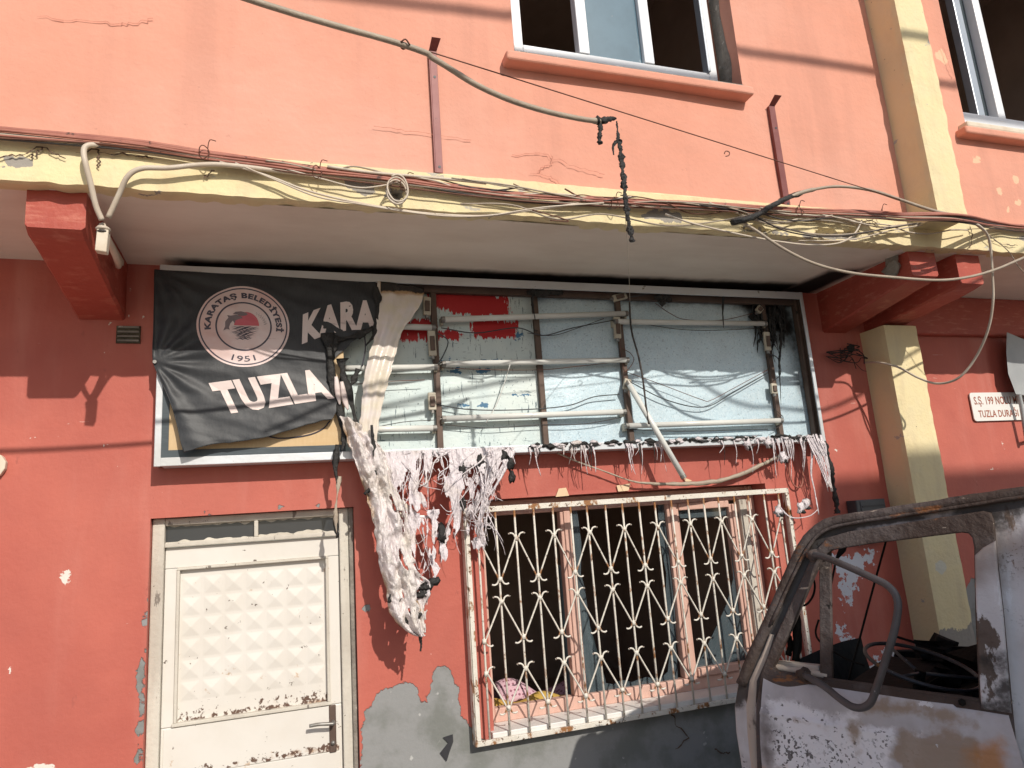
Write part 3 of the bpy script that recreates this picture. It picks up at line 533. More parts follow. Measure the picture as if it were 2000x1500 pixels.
# door
DY = 0.075
door = MB().box(-0.572, 0.268, DY, DY+0.04, 0.02, 1.062).build('door', 'white_door', bld, bevel=0.004)
dr = door.data
rustf = lambda x, z: max(0.02-abs(z-1.075)*1.1+0.05*max(0, x), -abs(z-0.86)*1.0+0.012, 0.03-0.22*abs(x-0.215)-max(0, 0.0), -0.03-abs(z-0.95)*0.5+0.03)
def dpart(nm, mb, mat, bev=0.003, rust=False):
    o = mb.build(nm, mat, door, bevel=bev); return o
# leaf upper frame, embossed panel
dpart('leaf_rail', MB().box(-0.572, 0.268, DY, DY+0.04, 1.802, 1.902), 'white_door'); dpart('leaf_stile', MB().box(-0.572, -0.517, DY, DY+0.04, 1.064, 1.80), 'white_door'); dpart('leaf_stile', MB().box(0.211, 0.268, DY, DY+0.04, 1.064, 1.80), 'white_door')
for a, b, c, d in ((-0.517, -0.503, 1.08, 1.79), (0.197, 0.211, 1.08, 1.79), (-0.517, 0.211, 1.79, 1.802), (-0.525, 0.215, 1.064, 1.08)):
    dpart('bead', MB().box(a, b, DY-0.014, DY+0.03, c, d), 'old_frame')
k = MB(); ex0, ex1, ez0, ez1 = -0.503, 0.197, 1.08, 1.79; cw = 0.0992; gx = ex0+0.002; gz = ez1-0.03
def dep(x, z):
    i = (x-gx)/cw; j = (gz-z)/cw
    if not (0 <= i < 7 and 0 <= j < 6): return 0.0
    fx = abs(i-math.floor(i)-0.5)*2; fz = abs(j-math.floor(j)-0.5)*2; return 0.007*max(0.0, 1-max(fx, fz)/0.86)
k.grid(lambda u, v: (ex0+(ex1-ex0)*u, DY+0.016-dep(ex0+(ex1-ex0)*u, ez0+(ez1-ez0)*v), ez0+(ez1-ez0)*v), 141, 143)
k.at['sd_rust'] = [0.022-(v[2]-1.08)*0.7+0.22*max(0, v[0]+0.2)*(1.32-v[2])-0.018 for v in k.v]
k.build('embossed_panel', 'white_door', door)
k = MB().box(-0.56, 0.255, DY-0.004, DY, 0.872, 1.058); k.build('kick_panel', 'white_door', door, bevel=0.002)
k = MB().grid(lambda u, v: (-0.55+0.8*u, DY-0.0055, 0.845+0.04*v), 60, 5); k.at['sd_rust'] = [0.014-abs(v[2]-0.862)*1.6+0.06*v[0] for v in k.v]; k.build('rusty_seam', 'white_door', door)
MB().box(-0.56, 0.255, DY-0.004, DY, 0.05, 0.84).build('kick_panel', 'white_door', door, bevel=0.002)
plate = MB().box(0.203, 0.237, DY-0.012, DY-0.001, 0.838, 1.062).build('lock_plate', 'strut', door, bevel=0.005, seg=3)
MB().tube([(0.222, DY-0.01, 0.985), (0.222, DY-0.055, 0.985), (0.21, DY-0.062, 0.986), (0.15, DY-0.062, 0.992), (0.105, DY-0.058, 0.99)], 0.0085, k=5).build('handle', 'capmetal', door, smooth=True)
MB().tube([(0.22, DY-0.005, 0.885), (0.22, DY-0.022, 0.885)], 0.010, sm=False).build('keyhole_cylinder', 'capmetal', door, smooth=True)
# frame and transom
df = MB().box(DX0+0.002, -0.574, 0.045, 0.13, 0.0, DZ-0.002).build('door_frame', 'old_frame', bld, bevel=0.006)
MB().box(0.270, 0.318, 0.045, 0.13, 0.0, DZ-0.002).build('jamb', 'old_frame', df, bevel=0.006); MB().box(0.318, DX1-0.002, 0.03, 0.13, 0.0, DZ-0.002).build('jamb_edge', 'concrete', df, bevel=0.006)
MB().box(-0.574, 0.27, 0.05, 0.125, 2.012, DZ-0.003).build('head', 'old_frame', df, bevel=0.006); MB().box(-0.574, 0.27, 0.05, 0.125, 1.904, 1.928).build('transom_bar', 'old_frame', df, bevel=0.005)
MB().box(-0.157, -0.137, 0.055, 0.12, 1.928, 2.012).build('transom_bar', 'old_frame', df, bevel=0.004)
for a, b in ((-0.574, -0.157), (-0.137, 0.27)):
    MB().box(a, b, 0.085, 0.09, 1.928, 2.012).build('transom_pane', 'glass_dark', df)
    for (z, up) in ((1.928, 1), (2.012, -1)):
        k = MB()          # ragged old paint left round the glass
        xs = [a+(b-a)*i/80 for i in range(81)]; h = [0.003+0.018*max(0, noise.noise(Vector((x*22, z*9, up)))+0.2) for x in xs]
        for i in range(80): q = len(k.v); k.v += [(xs[i], 0.0835, z), (xs[i+1], 0.0835, z), (xs[i+1], 0.0835, z+up*h[i+1]), (xs[i], 0.0835, z+up*h[i])]; k.f.append((q, q+1, q+2, q+3))
        k.build('flaked_paint', 'old_frame', df)
# hairline cracks
for pts in ([[(-0.545,4.188),(-0.644,4.14),(-0.742,4.135),(-0.978,4.118)],[(1.084,3.705),(1.25,3.725),(1.414,3.676),(1.584,3.644)],[(1.171,3.61),(1.281,3.606),(1.372,3.53),(1.597,3.492)],[(0.403,3.778),(0.573,3.772),(0.876,3.76)],[(4.204,4.837),(4.221,4.723),(4.246,4.611)],[(1.292,3.73),(1.301,3.679),(1.214,3.628)]]):
    crackline(pts, -0.8625, 0.0016, bld, 'crack_pink', 8, 0.008)
for pts in ([[(-1.065,3.446),(-0.998,3.468),(-0.921,3.51),(-0.838,3.469)],[(-0.803,3.5),(-0.722,3.52),(-0.718,3.44)],[(-0.721,3.509),(-0.599,3.51),(-0.522,3.502)],[(-0.921,3.51),(-0.937,3.475),(-0.963,3.465)],[(-0.323,3.432),(-0.283,3.471)],[(4.067,3.521),(4.07,3.453),(4.027,3.369)],[(3.248,3.503),(3.358,3.478)],[(4.208,3.434),(4.334,3.414),(4.446,3.414)]]):
    crackline(pts, -0.886, 0.0028, bld, 'crack', 6, 0.008)
crackline([(2.102,0.763),(2.142,0.689),(2.201,0.625),(2.105,0.58)], -0.008, 0.003, bld, 'crack', 5, 0.01); crackline([(2.361,0.54),(2.408,0.511),(2.46,0.508)], -0.008, 0.003, bld, 'crack', 5, 0.006)
# dark painted figure on the bare cement
k = MB().prism([(0.768,-0.009,0.844),(0.82,-0.009,0.851),(0.821,-0.009,0.816),(0.797,-0.009,0.766),(0.781,-0.009,0.727),(0.749,-0.009,0.773),(0.771,-0.009,0.794),(0.794,-0.009,0.815)], (0, 0.002, 0)); k.build('painted_mark', 'sign_black', bld)

# ------------------------------------------------------------------ the gutted light-box sign
SX0, SX1, SZ0, SZ1, SF, SB = -0.605, 3.395, 2.292, 3.325, -0.125, -0.022
sign = thing('light_box_sign', 'long burnt-out aluminium light-box sign with bare sheet back, above the barred window', 'sign', (0, 0, 0))
fw = 0.034
MB().box(SX0, SX1, SF, SF+0.012, SZ1-0.05, SZ1).build('frame_rail', 'alu', sign, bevel=0.003)
MB().box(SX0, SX1, SF+0.012, -0.005, SZ1-0.004, SZ1-0.001).build('frame_lid', 'alu', sign)
MB().box(SX0, SX1, SF, SF+0.010, SZ0, SZ0+0.042).build('frame_rail', 'alu', sign, bevel=0.003)
MB().box(SX0+0.03, SX1-0.02, SF+0.010, -0.005, SZ0+0.001, SZ0+0.006).build('frame_floor', 'alu', sign)
MB().box(SX0-0.001, SX0+0.030, SF-0.001, SF+0.012, SZ0-0.001, SZ1+0.001).build('frame_stile', 'alu', sign, bevel=0.003)
MB().box(SX0, SX0+0.006, SF+0.012, -0.004, SZ0+0.006, SZ1-0.004).build('frame_side', 'alu', sign)
MB().box(SX1-0.024, SX1+0.001, SF-0.001, SF+0.010, SZ0-0.001, SZ1+0.001).build('frame_stile', 'alu', sign, bevel=0.003)
MB().box(SX1-0.006, SX1, SF+0.010, -0.004, SZ0+0.006, SZ1-0.004).build('frame_side', 'strut', sign)
MB().box(SX1-0.028, SX1-0.006, SF+0.05, -0.03, SZ0+0.006, SZ1-0.004).build('inner_batten', 'strut', sign, bevel=0.004)
MB().box(SX0+0.03, SX1-0.028, SF+0.06, -0.03, SZ1-0.075, SZ1-0.006).build('inner_batten', 'strut', sign, bevel=0.004)
redp = multi_sd([[(0.804,3.26),(0.934,3.272),(1.266,3.245),(1.275,3.148),(1.099,3.143),(0.927,3.151),(0.813,3.198)], [(1.064,3.085),(1.336,3.085),(1.314,3.01),(1.075,3.006)], [(0.57,3.068),(0.772,3.084),(0.831,3.049),(0.799,3.023),(0.577,2.998)], [(0.935,3.288),(1.092,3.291),(1.075,3.264),(0.949,3.266)], [(0.664,2.999),(0.92,3.019),(0.981,3.005),(0.678,2.985)]])
bluep = multi_sd([[(0.591,3.007),(0.919,3.001),(1.368,2.995),(1.37,3.021),(0.592,3.019)], [(0.866,2.858),(1.16,2.866),(1.351,2.852),(1.126,2.829),(0.868,2.84)], [(0.833,2.798),(1.155,2.798),(1.138,2.773),(0.841,2.78)], [(1.224,2.65),(1.368,2.658),(1.367,2.639)], [(0.898,2.599),(1.142,2.605),(1.109,2.575),(0.927,2.581)]])
soot_shade_p = multi_sd([[(2.75, 3.45), (2.86, 3.20), (3.02, 3.05), (3.10, 2.98), (3.2, 2.90), (3.45, 2.92), (3.45, 3.45)], [(-0.6, 3.22), (3.4, 3.20), (3.4, 3.45), (-0.6, 3.45)], [(3.30, 2.6), (3.4, 2.3), (3.45, 3.2), (3.25, 3.1)]], 0.6)  # soot at the right end; the full-width top band is painted shade
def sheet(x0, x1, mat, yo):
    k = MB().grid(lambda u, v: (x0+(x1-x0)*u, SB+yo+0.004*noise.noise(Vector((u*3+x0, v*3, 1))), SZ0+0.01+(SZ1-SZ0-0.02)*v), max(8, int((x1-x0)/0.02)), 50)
    k.at['sd_soot_shade'] = [soot_shade_p(v[0], v[2])-0.005 for v in k.v]
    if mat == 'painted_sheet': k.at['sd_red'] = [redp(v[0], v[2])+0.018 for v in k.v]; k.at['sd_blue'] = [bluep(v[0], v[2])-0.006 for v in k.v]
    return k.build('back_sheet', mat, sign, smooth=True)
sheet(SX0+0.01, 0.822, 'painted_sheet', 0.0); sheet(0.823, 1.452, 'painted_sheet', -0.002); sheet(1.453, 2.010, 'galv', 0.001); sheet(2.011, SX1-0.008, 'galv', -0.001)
for x in (0.822, 1.452, 2.012, 3.112):
    MB().box(x-0.017, x+0.017, SB-0.036, SB-0.006, SZ0+0.008, SZ1-0.012).build('strut', 'strut', sign, bevel=0.003)
# fluorescent tubes
TY = -0.082
tubes = [[(0.248,-0.08,3.039),(0.818,-0.08,3.031)],[(0.244,-0.08,2.789),(0.821,-0.08,2.799)],[(0.238,-0.08,2.454),(0.798,-0.08,2.451)],[(0.856,-0.08,3.08),(2.058,-0.08,3.15)],[(0.848,-0.08,2.817),(2.03,-0.08,2.847)],[(0.832,-0.08,2.502),(1.972,-0.08,2.522)],[(1.959,-0.08,3.094),(3.097,-0.08,3.106)],[(1.962,-0.08,2.434),(3.109,-0.08,2.443)]]
loose = [(1.994,-0.105,2.705),(2.252,-0.2,2.095)]
def tube(a, b):
    a, b = Vector(a), Vector(b); d = (b-a).normalized()
    t = MB().tube([a+d*0.02, b-d*0.02], 0.0175, n=14, sm=False).build('fluorescent_tube', 'tube', sign, smooth=True); t.data.polygons.foreach_set('use_smooth', [len(p.vertices) < 6 for p in t.data.polygons])
    for q, s_ in ((a, 1), (b, -1)):
        MB().tube([q, q+d*s_*0.021], 0.0183, n=14, sm=False).build('end_cap', 'capmetal', t)
        pin = MB()
        for e in (-0.006, 0.006): pin.tube([q+Vector((0, e, 0)), q+Vector((0, e, 0))-d*s_*0.010], 0.0016, n=5, sm=False)
        pin.build('contact_pins', 'capmetal', t)
        if (a-b).z < 0.05 and s_: 
            c = q+d*s_*0.008; MB().box(c.x-0.008, c.x+0.008, c.y+0.012, SB-0.004, c.z-0.026, c.z+0.02).build('tube_holder', 'socket', t, bevel=0.003)
    return t
for a, b in tubes: tube(a, b)
lt = tube(*loose)
# ballasts, starters on the struts
def starter(x, z, h=0.10, rot=0.0, w_=0.045, name='starter_holder'):
    k = MB().box(-w_/2, w_/2, -0.022, 0.0, -h/2, h/2); o = k.build(name, 'socket', sign, bevel=0.005); o.location = (x, SB-0.036, z); o.rotation_euler = (0, rot, 0)
    MB().box(-w_*0.3, w_*0.3, -0.032, -0.0225, -h*0.30, h*0.26).build('starter_window', 'strut', o, bevel=0.002)
    MB().tube([(0, -0.012, -h/2), (0, -0.012, -h/2-0.018)], 0.011, n=10, sm=False).build('starter', 'capmetal', o)
for (x, z, h, ro) in [(0.779,3.162,0.11,0.05),(0.798,2.941,0.15,-0.02),(0.782,2.604,0.1,0.0),(2.02,3.261,0.1,1.3),(1.98,3.057,0.14,0.05),(3.091,2.985,0.13,0.04),(3.089,2.659,0.07,0.05),(3.066,3.209,0.05,0.8),(2.007,2.694,0.07,0.3)]: starter(x, z, h, ro)
# thin leads
for i, pts in enumerate([[(0.856,-0.07,3.034),(1.061,-0.07,3.007),(1.317,-0.07,3.044),(1.476,-0.07,2.999),(1.681,-0.07,3.051),(1.965,-0.07,3.107)],[(1.383,-0.06,3.016),(1.546,-0.06,3.003),(1.72,-0.06,3.055),(1.9,-0.06,3.119)],[(0.838,-0.07,2.798),(1.14,-0.07,2.786),(1.458,-0.07,2.787),(1.692,-0.07,2.809),(1.935,-0.07,2.833)],[(0.815,-0.06,2.587),(1.006,-0.06,2.555),(1.314,-0.06,2.549),(1.607,-0.06,2.569),(1.779,-0.06,2.62),(1.953,-0.06,2.634)],[(0.454,-0.07,2.464),(0.622,-0.07,2.491),(0.794,-0.07,2.498)],[(2.002,-0.065,2.779),(2.243,-0.065,2.696),(2.526,-0.065,2.594),(2.593,-0.065,2.587),(2.766,-0.065,2.659),(3.067,-0.065,2.789)],[(2.032,-0.06,2.715),(2.269,-0.06,2.598),(2.541,-0.06,2.545),(2.765,-0.06,2.633),(3.067,-0.06,2.769)],[(1.966,-0.07,3.117),(2.287,-0.07,3.071),(2.473,-0.07,3.054),(2.705,-0.07,3.055),(3.112,-0.07,3.08)],[(2.273,-0.065,3.23),(2.377,-0.065,3.163),(2.486,-0.065,3.125),(2.759,-0.065,3.128),(3.009,-0.065,3.181)],[(0.833,-0.07,3.003),(0.891,-0.07,2.958),(0.866,-0.07,2.882),(0.824,-0.07,2.816)],[(0.813,-0.06,2.854),(0.811,-0.06,2.705),(0.798,-0.06,2.558)],[(1.993,-0.06,2.994),(1.996,-0.06,2.862),(2.011,-0.06,2.78),(2.076,-0.06,2.846),(2.06,-0.06,2.895),(2.003,-0.06,2.928)],[(3.082,-0.07,2.901),(3.159,-0.07,2.866),(3.161,-0.07,2.76),(3.1,-0.07,2.718)],[(3.077,-0.07,2.517),(3.129,-0.07,2.465),(3.1,-0.07,2.414),(3.043,-0.07,2.389)],[(0.377,-0.08,2.703),(0.544,-0.08,2.717),(0.744,-0.08,2.725)],[(1.976,-0.07,2.416),(2.31,-0.07,2.395),(2.682,-0.07,2.391),(2.995,-0.07,2.39)],[(0.853,-0.06,2.47),(1.12,-0.06,2.446),(1.402,-0.06,2.457),(1.696,-0.06,2.456),(1.954,-0.06,2.491)],[(1.434,-0.07,3.289),(1.704,-0.07,3.29),(1.948,-0.07,3.275)],[(2.074,-0.1,3.252),(2.336,-0.1,3.296),(2.72,-0.1,3.293),(3.042,-0.1,3.286)]]):
    wire('lead', pts, 0.0022 if i % 3 else 0.0035, ('wire_thin', 'cable_black', 'wire_rust')[i % 3], parent=sign, k=6, n=5)
wire('white_lead', [(1.264,-0.09,2.85),(1.206,-0.09,2.696),(1.151,-0.09,2.577),(1.083,-0.09,2.474)], 0.003, 'tube', parent=sign, n=5)
# charred rags hanging in the corner of the box
k = MB(); random.seed(3)
for i in range(30):
    x = random.uniform(3.03, 3.29); z = random.uniform(3.05, 3.25); l = random.uniform(0.1, 0.32)*(1.25 if 3.08 < x < 3.18 else 0.75)
    y = random.uniform(-0.07, -0.035)
    k.tube([(x+random.uniform(-.01, .01)*j, y+0.004*j, z-l*j/4+0.02*random.random()) for j in range(5)], lambda t, r=random.uniform(0.003, 0.010): r*(1.1-t)+0.001, n=5, k=3, jit=0.5)
for i in range(12): k.blob((random.uniform(3.04, 3.28), random.uniform(-0.06, -0.035), random.uniform(3.12, 3.27)), random.uniform(0.015, 0.035), 0.7, (1, 0.35, 1.3), 2, i)
k.tube([(3.202,-0.09,3.04),(3.164,-0.09,2.897),(3.138,-0.09,2.791),(3.131,-0.09,2.703),(3.111,-0.09,2.548)], lambda t: 0.009*(1-t)+0.001, n=6, jit=0.5)
tag(k.build('charred_rag', 'char', sign), kind='stuff')
k = MB()
for i in range(10): k.blob((1.405+random.uniform(-.03, .2), -0.1, 3.27+random.uniform(-.02, .01)), random.uniform(0.012, 0.03), 0.6, (1.6, 0.5, 0.8), 1, i)
k.tube([(1.426,-0.11,3.291),(1.412,-0.11,3.194),(1.422,-0.11,3.082)], lambda t: 0.012*(1-t)+0.002, n=6, jit=0.5); k.tube([(2.776,-0.11,3.316),(2.747,-0.11,3.202),(2.733,-0.11,3.061)], lambda t: 0.008*(1-t)+0.002, n=6, jit=0.5)
for i in range(6): k.blob((2.315+random.uniform(-.05, .05), -0.1, 3.25+random.uniform(-.03, .01)), 0.022, 0.6, (1.4, 0.5, 0.9), 1, i+20)
tag(k.build('charred_rag', 'char', sign), kind='stuff')
# older tan face of the sign, behind the black banner
op = MB().box(SX0+0.06, 0.30, SF+0.004, SF+0.007, SZ0+0.075, 2.80).build('old_sign_face', 'tan', sign)
MB().box(SX0+0.014, SX0+0.062, SF+0.001, SF+0.0075, SZ0+0.03, 3.26).build('border_strip', 'slate', op); MB().box(SX0+0.062, 0.30, SF+0.001, SF+0.0075, SZ0+0.03, SZ0+0.077).build('border_strip', 'slate', op)
wire('printed_arc', [(-0.107,-0.122,2.43),(-0.02,-0.122,2.412),(0.106,-0.122,2.424),(0.183,-0.122,2.454),(0.223,-0.122,2.497)], 0.004, 'print_dark', parent=op, n=5)
wire('printed_arc', [(0.413,-0.122,2.981),(0.417,-0.122,2.894),(0.397,-0.122,2.793)], 0.004, 'print_dark', parent=op, n=5)
MB().box(0.10, 0.30, SF+0.0035, SF+0.0068, 2.80, 3.02).build('burnt_scrap', 'tan', op)

# ------------------------------------------------------------------ black banner
rowsB = [(Vector((a[0], 0, a[1])), Vector((b[0], 0, b[1]))) for a, b in [((-0.627,3.291),(0.485,3.266)),((-0.626,3.187),(0.487,3.17)),((-0.625,3.079),(0.482,3.081)),((-0.623,2.985),(0.471,3.007)),((-0.623,2.892),(0.351,2.924)),((-0.62,2.806),(0.247,2.832)),((-0.59,2.728),(0.239,2.734)),((-0.552,2.645),(0.251,2.659)),((-0.517,2.554),(0.258,2.582)),((-0.497,2.478),(0.249,2.532)),((-0.48,2.401),(0.235,2.505)),((-0.463,2.348),(0.225,2.489))]]
PINX, PINZ = (-0.615,2.806)
TLX, TLZ = (-0.622,3.288)
def by(x, z):
    th = math.atan2(z-PINZ, x-PINX); r = math.hypot(x-PINX, z-PINZ)
    d = 0.008*math.sin(th*13+0.6+1.5*noise.noise(Vector((th*2, 0, 3))))*min(1, r/0.12)*math.exp(-r/0.5)
    th2 = math.atan2(z-TLZ, x-TLX); r2 = math.hypot(x-TLX, z-TLZ); d += 0.006*math.sin(th2*15)*min(1, r2/0.1)*math.exp(-r2/0.4)
    d += 0.010*noise.noise(Vector((x*2.2, z*6.5+x*2, 2)))+0.004*noise.noise(Vector((x*7, z*22+x*6, 4)))
    low = max(0.0, PINZ-z); d += -0.05*min(1, low/0.4)**1.3
    return SF-0.014+d
def bpt(u, v):
    q = v*(len(rowsB)-1); i = min(int(q), len(rowsB)-2); t = q-i
    a = rowsB[i][0].lerp(rowsB[i+1][0], t); b = rowsB[i][1].lerp(rowsB[i+1][1], t); c = a.lerp(b, u)
    if u > 0.985 or v > 0.985: c.x += 0.012*noise.noise(Vector((c.z*20, c.x*20, 1))); c.z += 0.010*noise.noise(Vector((c.x*18, c.z*18, 6)))
    c.z += 0.010*math.sin(u*9)*v**6+0.006*noise.noise(Vector((c.x*6, 0, 9)))*v**4
    c.y = by(c.x, c.z); return c
ban = thing('torn_banner', 'black vinyl banner with round pink emblem, torn and scorched at its right edge', 'banner', (0, 0, 0))
bs = MB().grid(bpt, 90, 80).build('vinyl_sheet', 'banner', ban, smooth=True)
hem = MB()
for (e0, e1) in (((0, 0), (1, 0)), ((0, 0), (0, 1)), ((0, 1), (1, 1))):
    hem.tube([bpt(e0[0]+(e1[0]-e0[0])*i/24, e0[1]+(e1[1]-e0[1])*i/24) for i in range(25)], 0.0028, n=6, sm=False)
hem.build('hem', 'banner', ban, smooth=True)
MB().tube([(PINX+0.004, SF-0.03, PINZ), (PINX+0.004, SF, PINZ)], 0.009, n=10, sm=False).build('rivet', 'capmetal', ban)
def quadfn(BL, BR, TL, TR, off=0.0025):
    BL, BR, TL, TR = [Vector((q[0], q[1])) for q in (BL, BR, TL, TR)]
    def f(u, v):
        p_ = BL.lerp(BR, u).lerp(TL.lerp(TR, u), v); return (p_.x, by(p_.x, p_.y)-off, p_.y)
    return f
tz = text_mesh('TUZLA', quadfn(*[(-0.292,2.531),(0.247,2.608),(-0.366,2.7),(0.177,2.775)]), 0.06); tz.build('lettering', 'print_white', ban)
ka = quadfn(*[(0.085,2.908),(0.478,2.991),(0.092,3.072),(0.475,3.159)])
text_mesh('KARA', lambda u, v: (lambda p_: (p_[0], p_[1], p_[2]+0.03*math.sin(u*3.1)))(ka(u, v)), 0.055).build('lettering', 'print_white', ban)
# emblem
ECX, ECZ = (-0.202,3.0); ERX = 0.225; ERZ = 0.217
def ept(a, b, off): x = ECX+a*ERX; z = ECZ+b*ERZ-0.02*a*ERX; return (x, by(x, z)-off, z)
def ring(r0, r1, off, n=72, nr=1):
    k = MB(); k.grid(lambda u, v: ept((r0+(r1-r0)*v)*math.cos(u*6.28319), (r0+(r1-r0)*v)*math.sin(u*6.28319), off), n, nr); return k
em_kind = 'stuff'
em = ring(0.002, 1.0, 0.0015, 72, 18).build('emblem', 'print_disc', ban, smooth=True)
ring(0.925, 0.955, 0.0028).build('emblem_ring', 'print_dark', em); ring(0.575, 0.61, 0.0028).build('emblem_ring', 'print_dark', em)
def arcfn(r0, r1, a0, a1, off=0.003): return lambda u, v: ept((r0+(r1-r0)*v)*math.cos(R(a0+(a1-a0)*u)), (r0+(r1-r0)*v)*math.sin(R(a0+(a1-a0)*u)), off)
text_mesh('KARATAŞ BELEDİYESİ', arcfn(0.67, 0.88, 188, -8), 0.05).build('emblem_lettering', 'print_dark', em)['kind'] = em_kind
text_mesh('1951', arcfn(0.87, 0.73, 252, 288), 0.01).build('emblem_lettering', 'print_dark', em)['kind'] = em_kind
k = MB(); k.grid(lambda u, v: ept(0.06+0.27*v*math.cos(math.pi*u), 0.02+0.34*v*math.sin(math.pi*u), 0.0026), 24, 5); k.build('emblem_sun', 'print_sun', em)
k = MB(); random.seed(5)
for i in range(11):
    z = -0.02-0.03*i; w_ = 0.36*math.cos(i*0.09)*(0.7+0.3*random.random()); x0 = -w_+0.06*random.random(); n_ = 16
    k.grid(lambda u, v: ept(x0+(2*w_-0.05)*u, z+0.012*math.sin(u*21+i*2)+(0.011*(v-0.5))*math.sin(math.pi*u)*2, 0.0030), n_, 1)
for i in range(14):
    a = R(8+4.2*i); r0 = 0.36+0.03*(i % 2); k.grid(lambda u, v: ept(0.08+(r0+0.05*u)*math.cos(a), 0.02+(r0+0.05*u)*math.sin(a)*0.9+0.008*(v-0.5), 0.0030), 1, 1)
k.build('emblem_waves', 'print_dark', em)
dol = [(-0.44, -0.12), (-0.40, -0.02), (-0.40, 0.10), (-0.33, 0.20), (-0.36, 0.26), (-0.28, 0.25), (-0.16, 0.28), (-0.06, 0.24), (-0.02, 0.20), (-0.10, 0.18), (-0.18, 0.14), (-0.19, 0.06), (-0.24, 0.13), (-0.29, 0.06), (-0.32, -0.04), (-0.30, -0.10), (-0.36, -0.08)]
dol2 = [(-0.24, 0.29), (-0.18, 0.35), (-0.06, 0.37), (0.06, 0.34), (0.08, 0.29), (0.0, 0.26), (-0.06, 0.25), (-0.16, 0.29)]
for i, d_ in enumerate((dol, dol2)):
    k = MB(); cx_ = sum(q[0] for q in d_)/len(d_); k.v = [ept(a, b, 0.0034) for a, b in d_]; k.f = [tuple(range(len(d_)))]; k.build('emblem_dolphin', 'print_grey', em)
# scorched strips at the torn edge
k = MB(); random.seed(11)
strips = [[(0.256,-0.15,2.956),(0.236,-0.15,2.856),(0.243,-0.15,2.717),(0.249,-0.15,2.579),(0.29,-0.15,2.415)],[(0.216,-0.16,2.966),(0.227,-0.16,2.826),(0.237,-0.16,2.659),(0.26,-0.16,2.522)],[(0.287,-0.165,2.825),(0.295,-0.165,2.713),(0.339,-0.165,2.547),(0.357,-0.165,2.425)],[(0.371,-0.16,2.77),(0.343,-0.16,2.7),(0.305,-0.16,2.653)],[(0.461,-0.15,3.003),(0.377,-0.15,2.958),(0.301,-0.15,2.942),(0.242,-0.15,2.918)],[(0.262,-0.16,2.604),(0.28,-0.16,2.495),(0.288,-0.16,2.387),(0.277,-0.16,2.334)],[(0.481,-0.155,3.237),(0.486,-0.155,3.119),(0.465,-0.155,2.972),(0.416,-0.155,2.899)]]
for j, st in enumerate(strips):
    k.tube(st, lambda t, j=j: (0.028 if j < 3 else 0.020)*(1-t)**0.6*(0.75+0.35*math.sin(t*13+j))+0.003, n=7, k=6, flat=0.22, jit=0.3)
k.build('scorched_strip', 'char', ban, smooth=True)
k = MB()
for st in [[(0.255,-0.172,2.725),(0.262,-0.172,2.643),(0.271,-0.172,2.575)],[(0.283,-0.175,2.697),(0.297,-0.175,2.601),(0.312,-0.175,2.546)]]: k.tube(st, lambda t: 0.014*math.sin(math.pi*(0.15+0.8*t))+0.002, n=6, flat=0.25)
k.build('letter_scrap', 'print_white', ban, smooth=True)
k = MB(); k.tube([(0.257,-0.16,2.366),(0.244,-0.16,2.256),(0.252,-0.16,2.125),(0.237,-0.16,1.997),(0.248,-0.16,1.894)], lambda t: 0.016*(0.6+0.5*math.sin(t*9))*(1-t*0.4), n=7, flat=0.4, jit=0.4)
k.build('hanging_strip', 'char', ban, smooth=True)
k = MB(); k.tube([(0.264,-0.163,2.202),(0.252,-0.163,2.124),(0.24,-0.163,2.022),(0.243,-0.163,1.92)], lambda t: 0.012*(0.6+0.4*math.sin(t*11)), n=7, flat=0.4, jit=0.4); k.build('hanging_strip', 'cable_grey', ban, smooth=True)

# ------------------------------------------------------------------ melted plastic
mel = thing('melted_sign_face', 'cream plastic sign face melted into a hanging curtain beside the black banner', 'melted plastic', (0, 0, 0))
def sheet_rows(rows, nu, nv, amp, seed, sc=9, fold=0.0):
    Rw = [(Vector(a), Vector(b)) for a, b in rows]
    La = smooth([q[0] for q in Rw], 8); Lb = smooth([q[1] for q in Rw], 8)
    def f(u, v):
        q = v*(len(La)-1); i = min(int(q), len(La)-2); t = q-i; c = La[i].lerp(La[i+1], t).lerp(Lb[i].lerp(Lb[i+1], t), u)
        n_ = Vector((c.x*sc+seed, c.z*sc*0.5, seed)); d = amp*(noise.noise(n_)+0.9*(abs(noise.noise(n_*2.1))-0.3)+0.6*(abs(noise.noise(n_*4.7))-0.3))
        e = 0.25 if 0.04 < u < 0.96 else 1.0
        c.x += 0.010*e*noise.noise(Vector((c.z*26, u, seed))); c.y += d-fold*math.sin(math.pi*u)+fold*0.5*math.sin(u*15+v*3); return c
    return f
cur = [((0.493,-0.135,3.278),(0.759,-0.13,3.251)),((0.481,-0.15,3.12),(0.722,-0.145,3.135)),((0.472,-0.16,2.971),(0.615,-0.16,2.979)),((0.432,-0.17,2.853),(0.575,-0.17,2.854)),((0.398,-0.18,2.709),(0.53,-0.18,2.709)),((0.379,-0.19,2.542),(0.483,-0.185,2.541)),((0.365,-0.19,2.407),(0.457,-0.19,2.405)),((0.362,-0.19,2.314),(0.448,-0.19,2.297))]
k = MB().grid(sheet_rows(cur, 0, 0, 0.006, 4, 3.5, 0.008), 40, 70)
k.at['sd_burn'] = [max(-0.004-abs(i//71-1)*0.010+0.022*noise.noise(Vector((0, v[2]*6, 3))), (v[2]-3.215)*1.2+0.03 if i//71 > 2 else -0.1) for i, v in enumerate(k.v)]
k.build('plastic_curtain', 'melt_smooth', mel, smooth=True, solid=0.003)
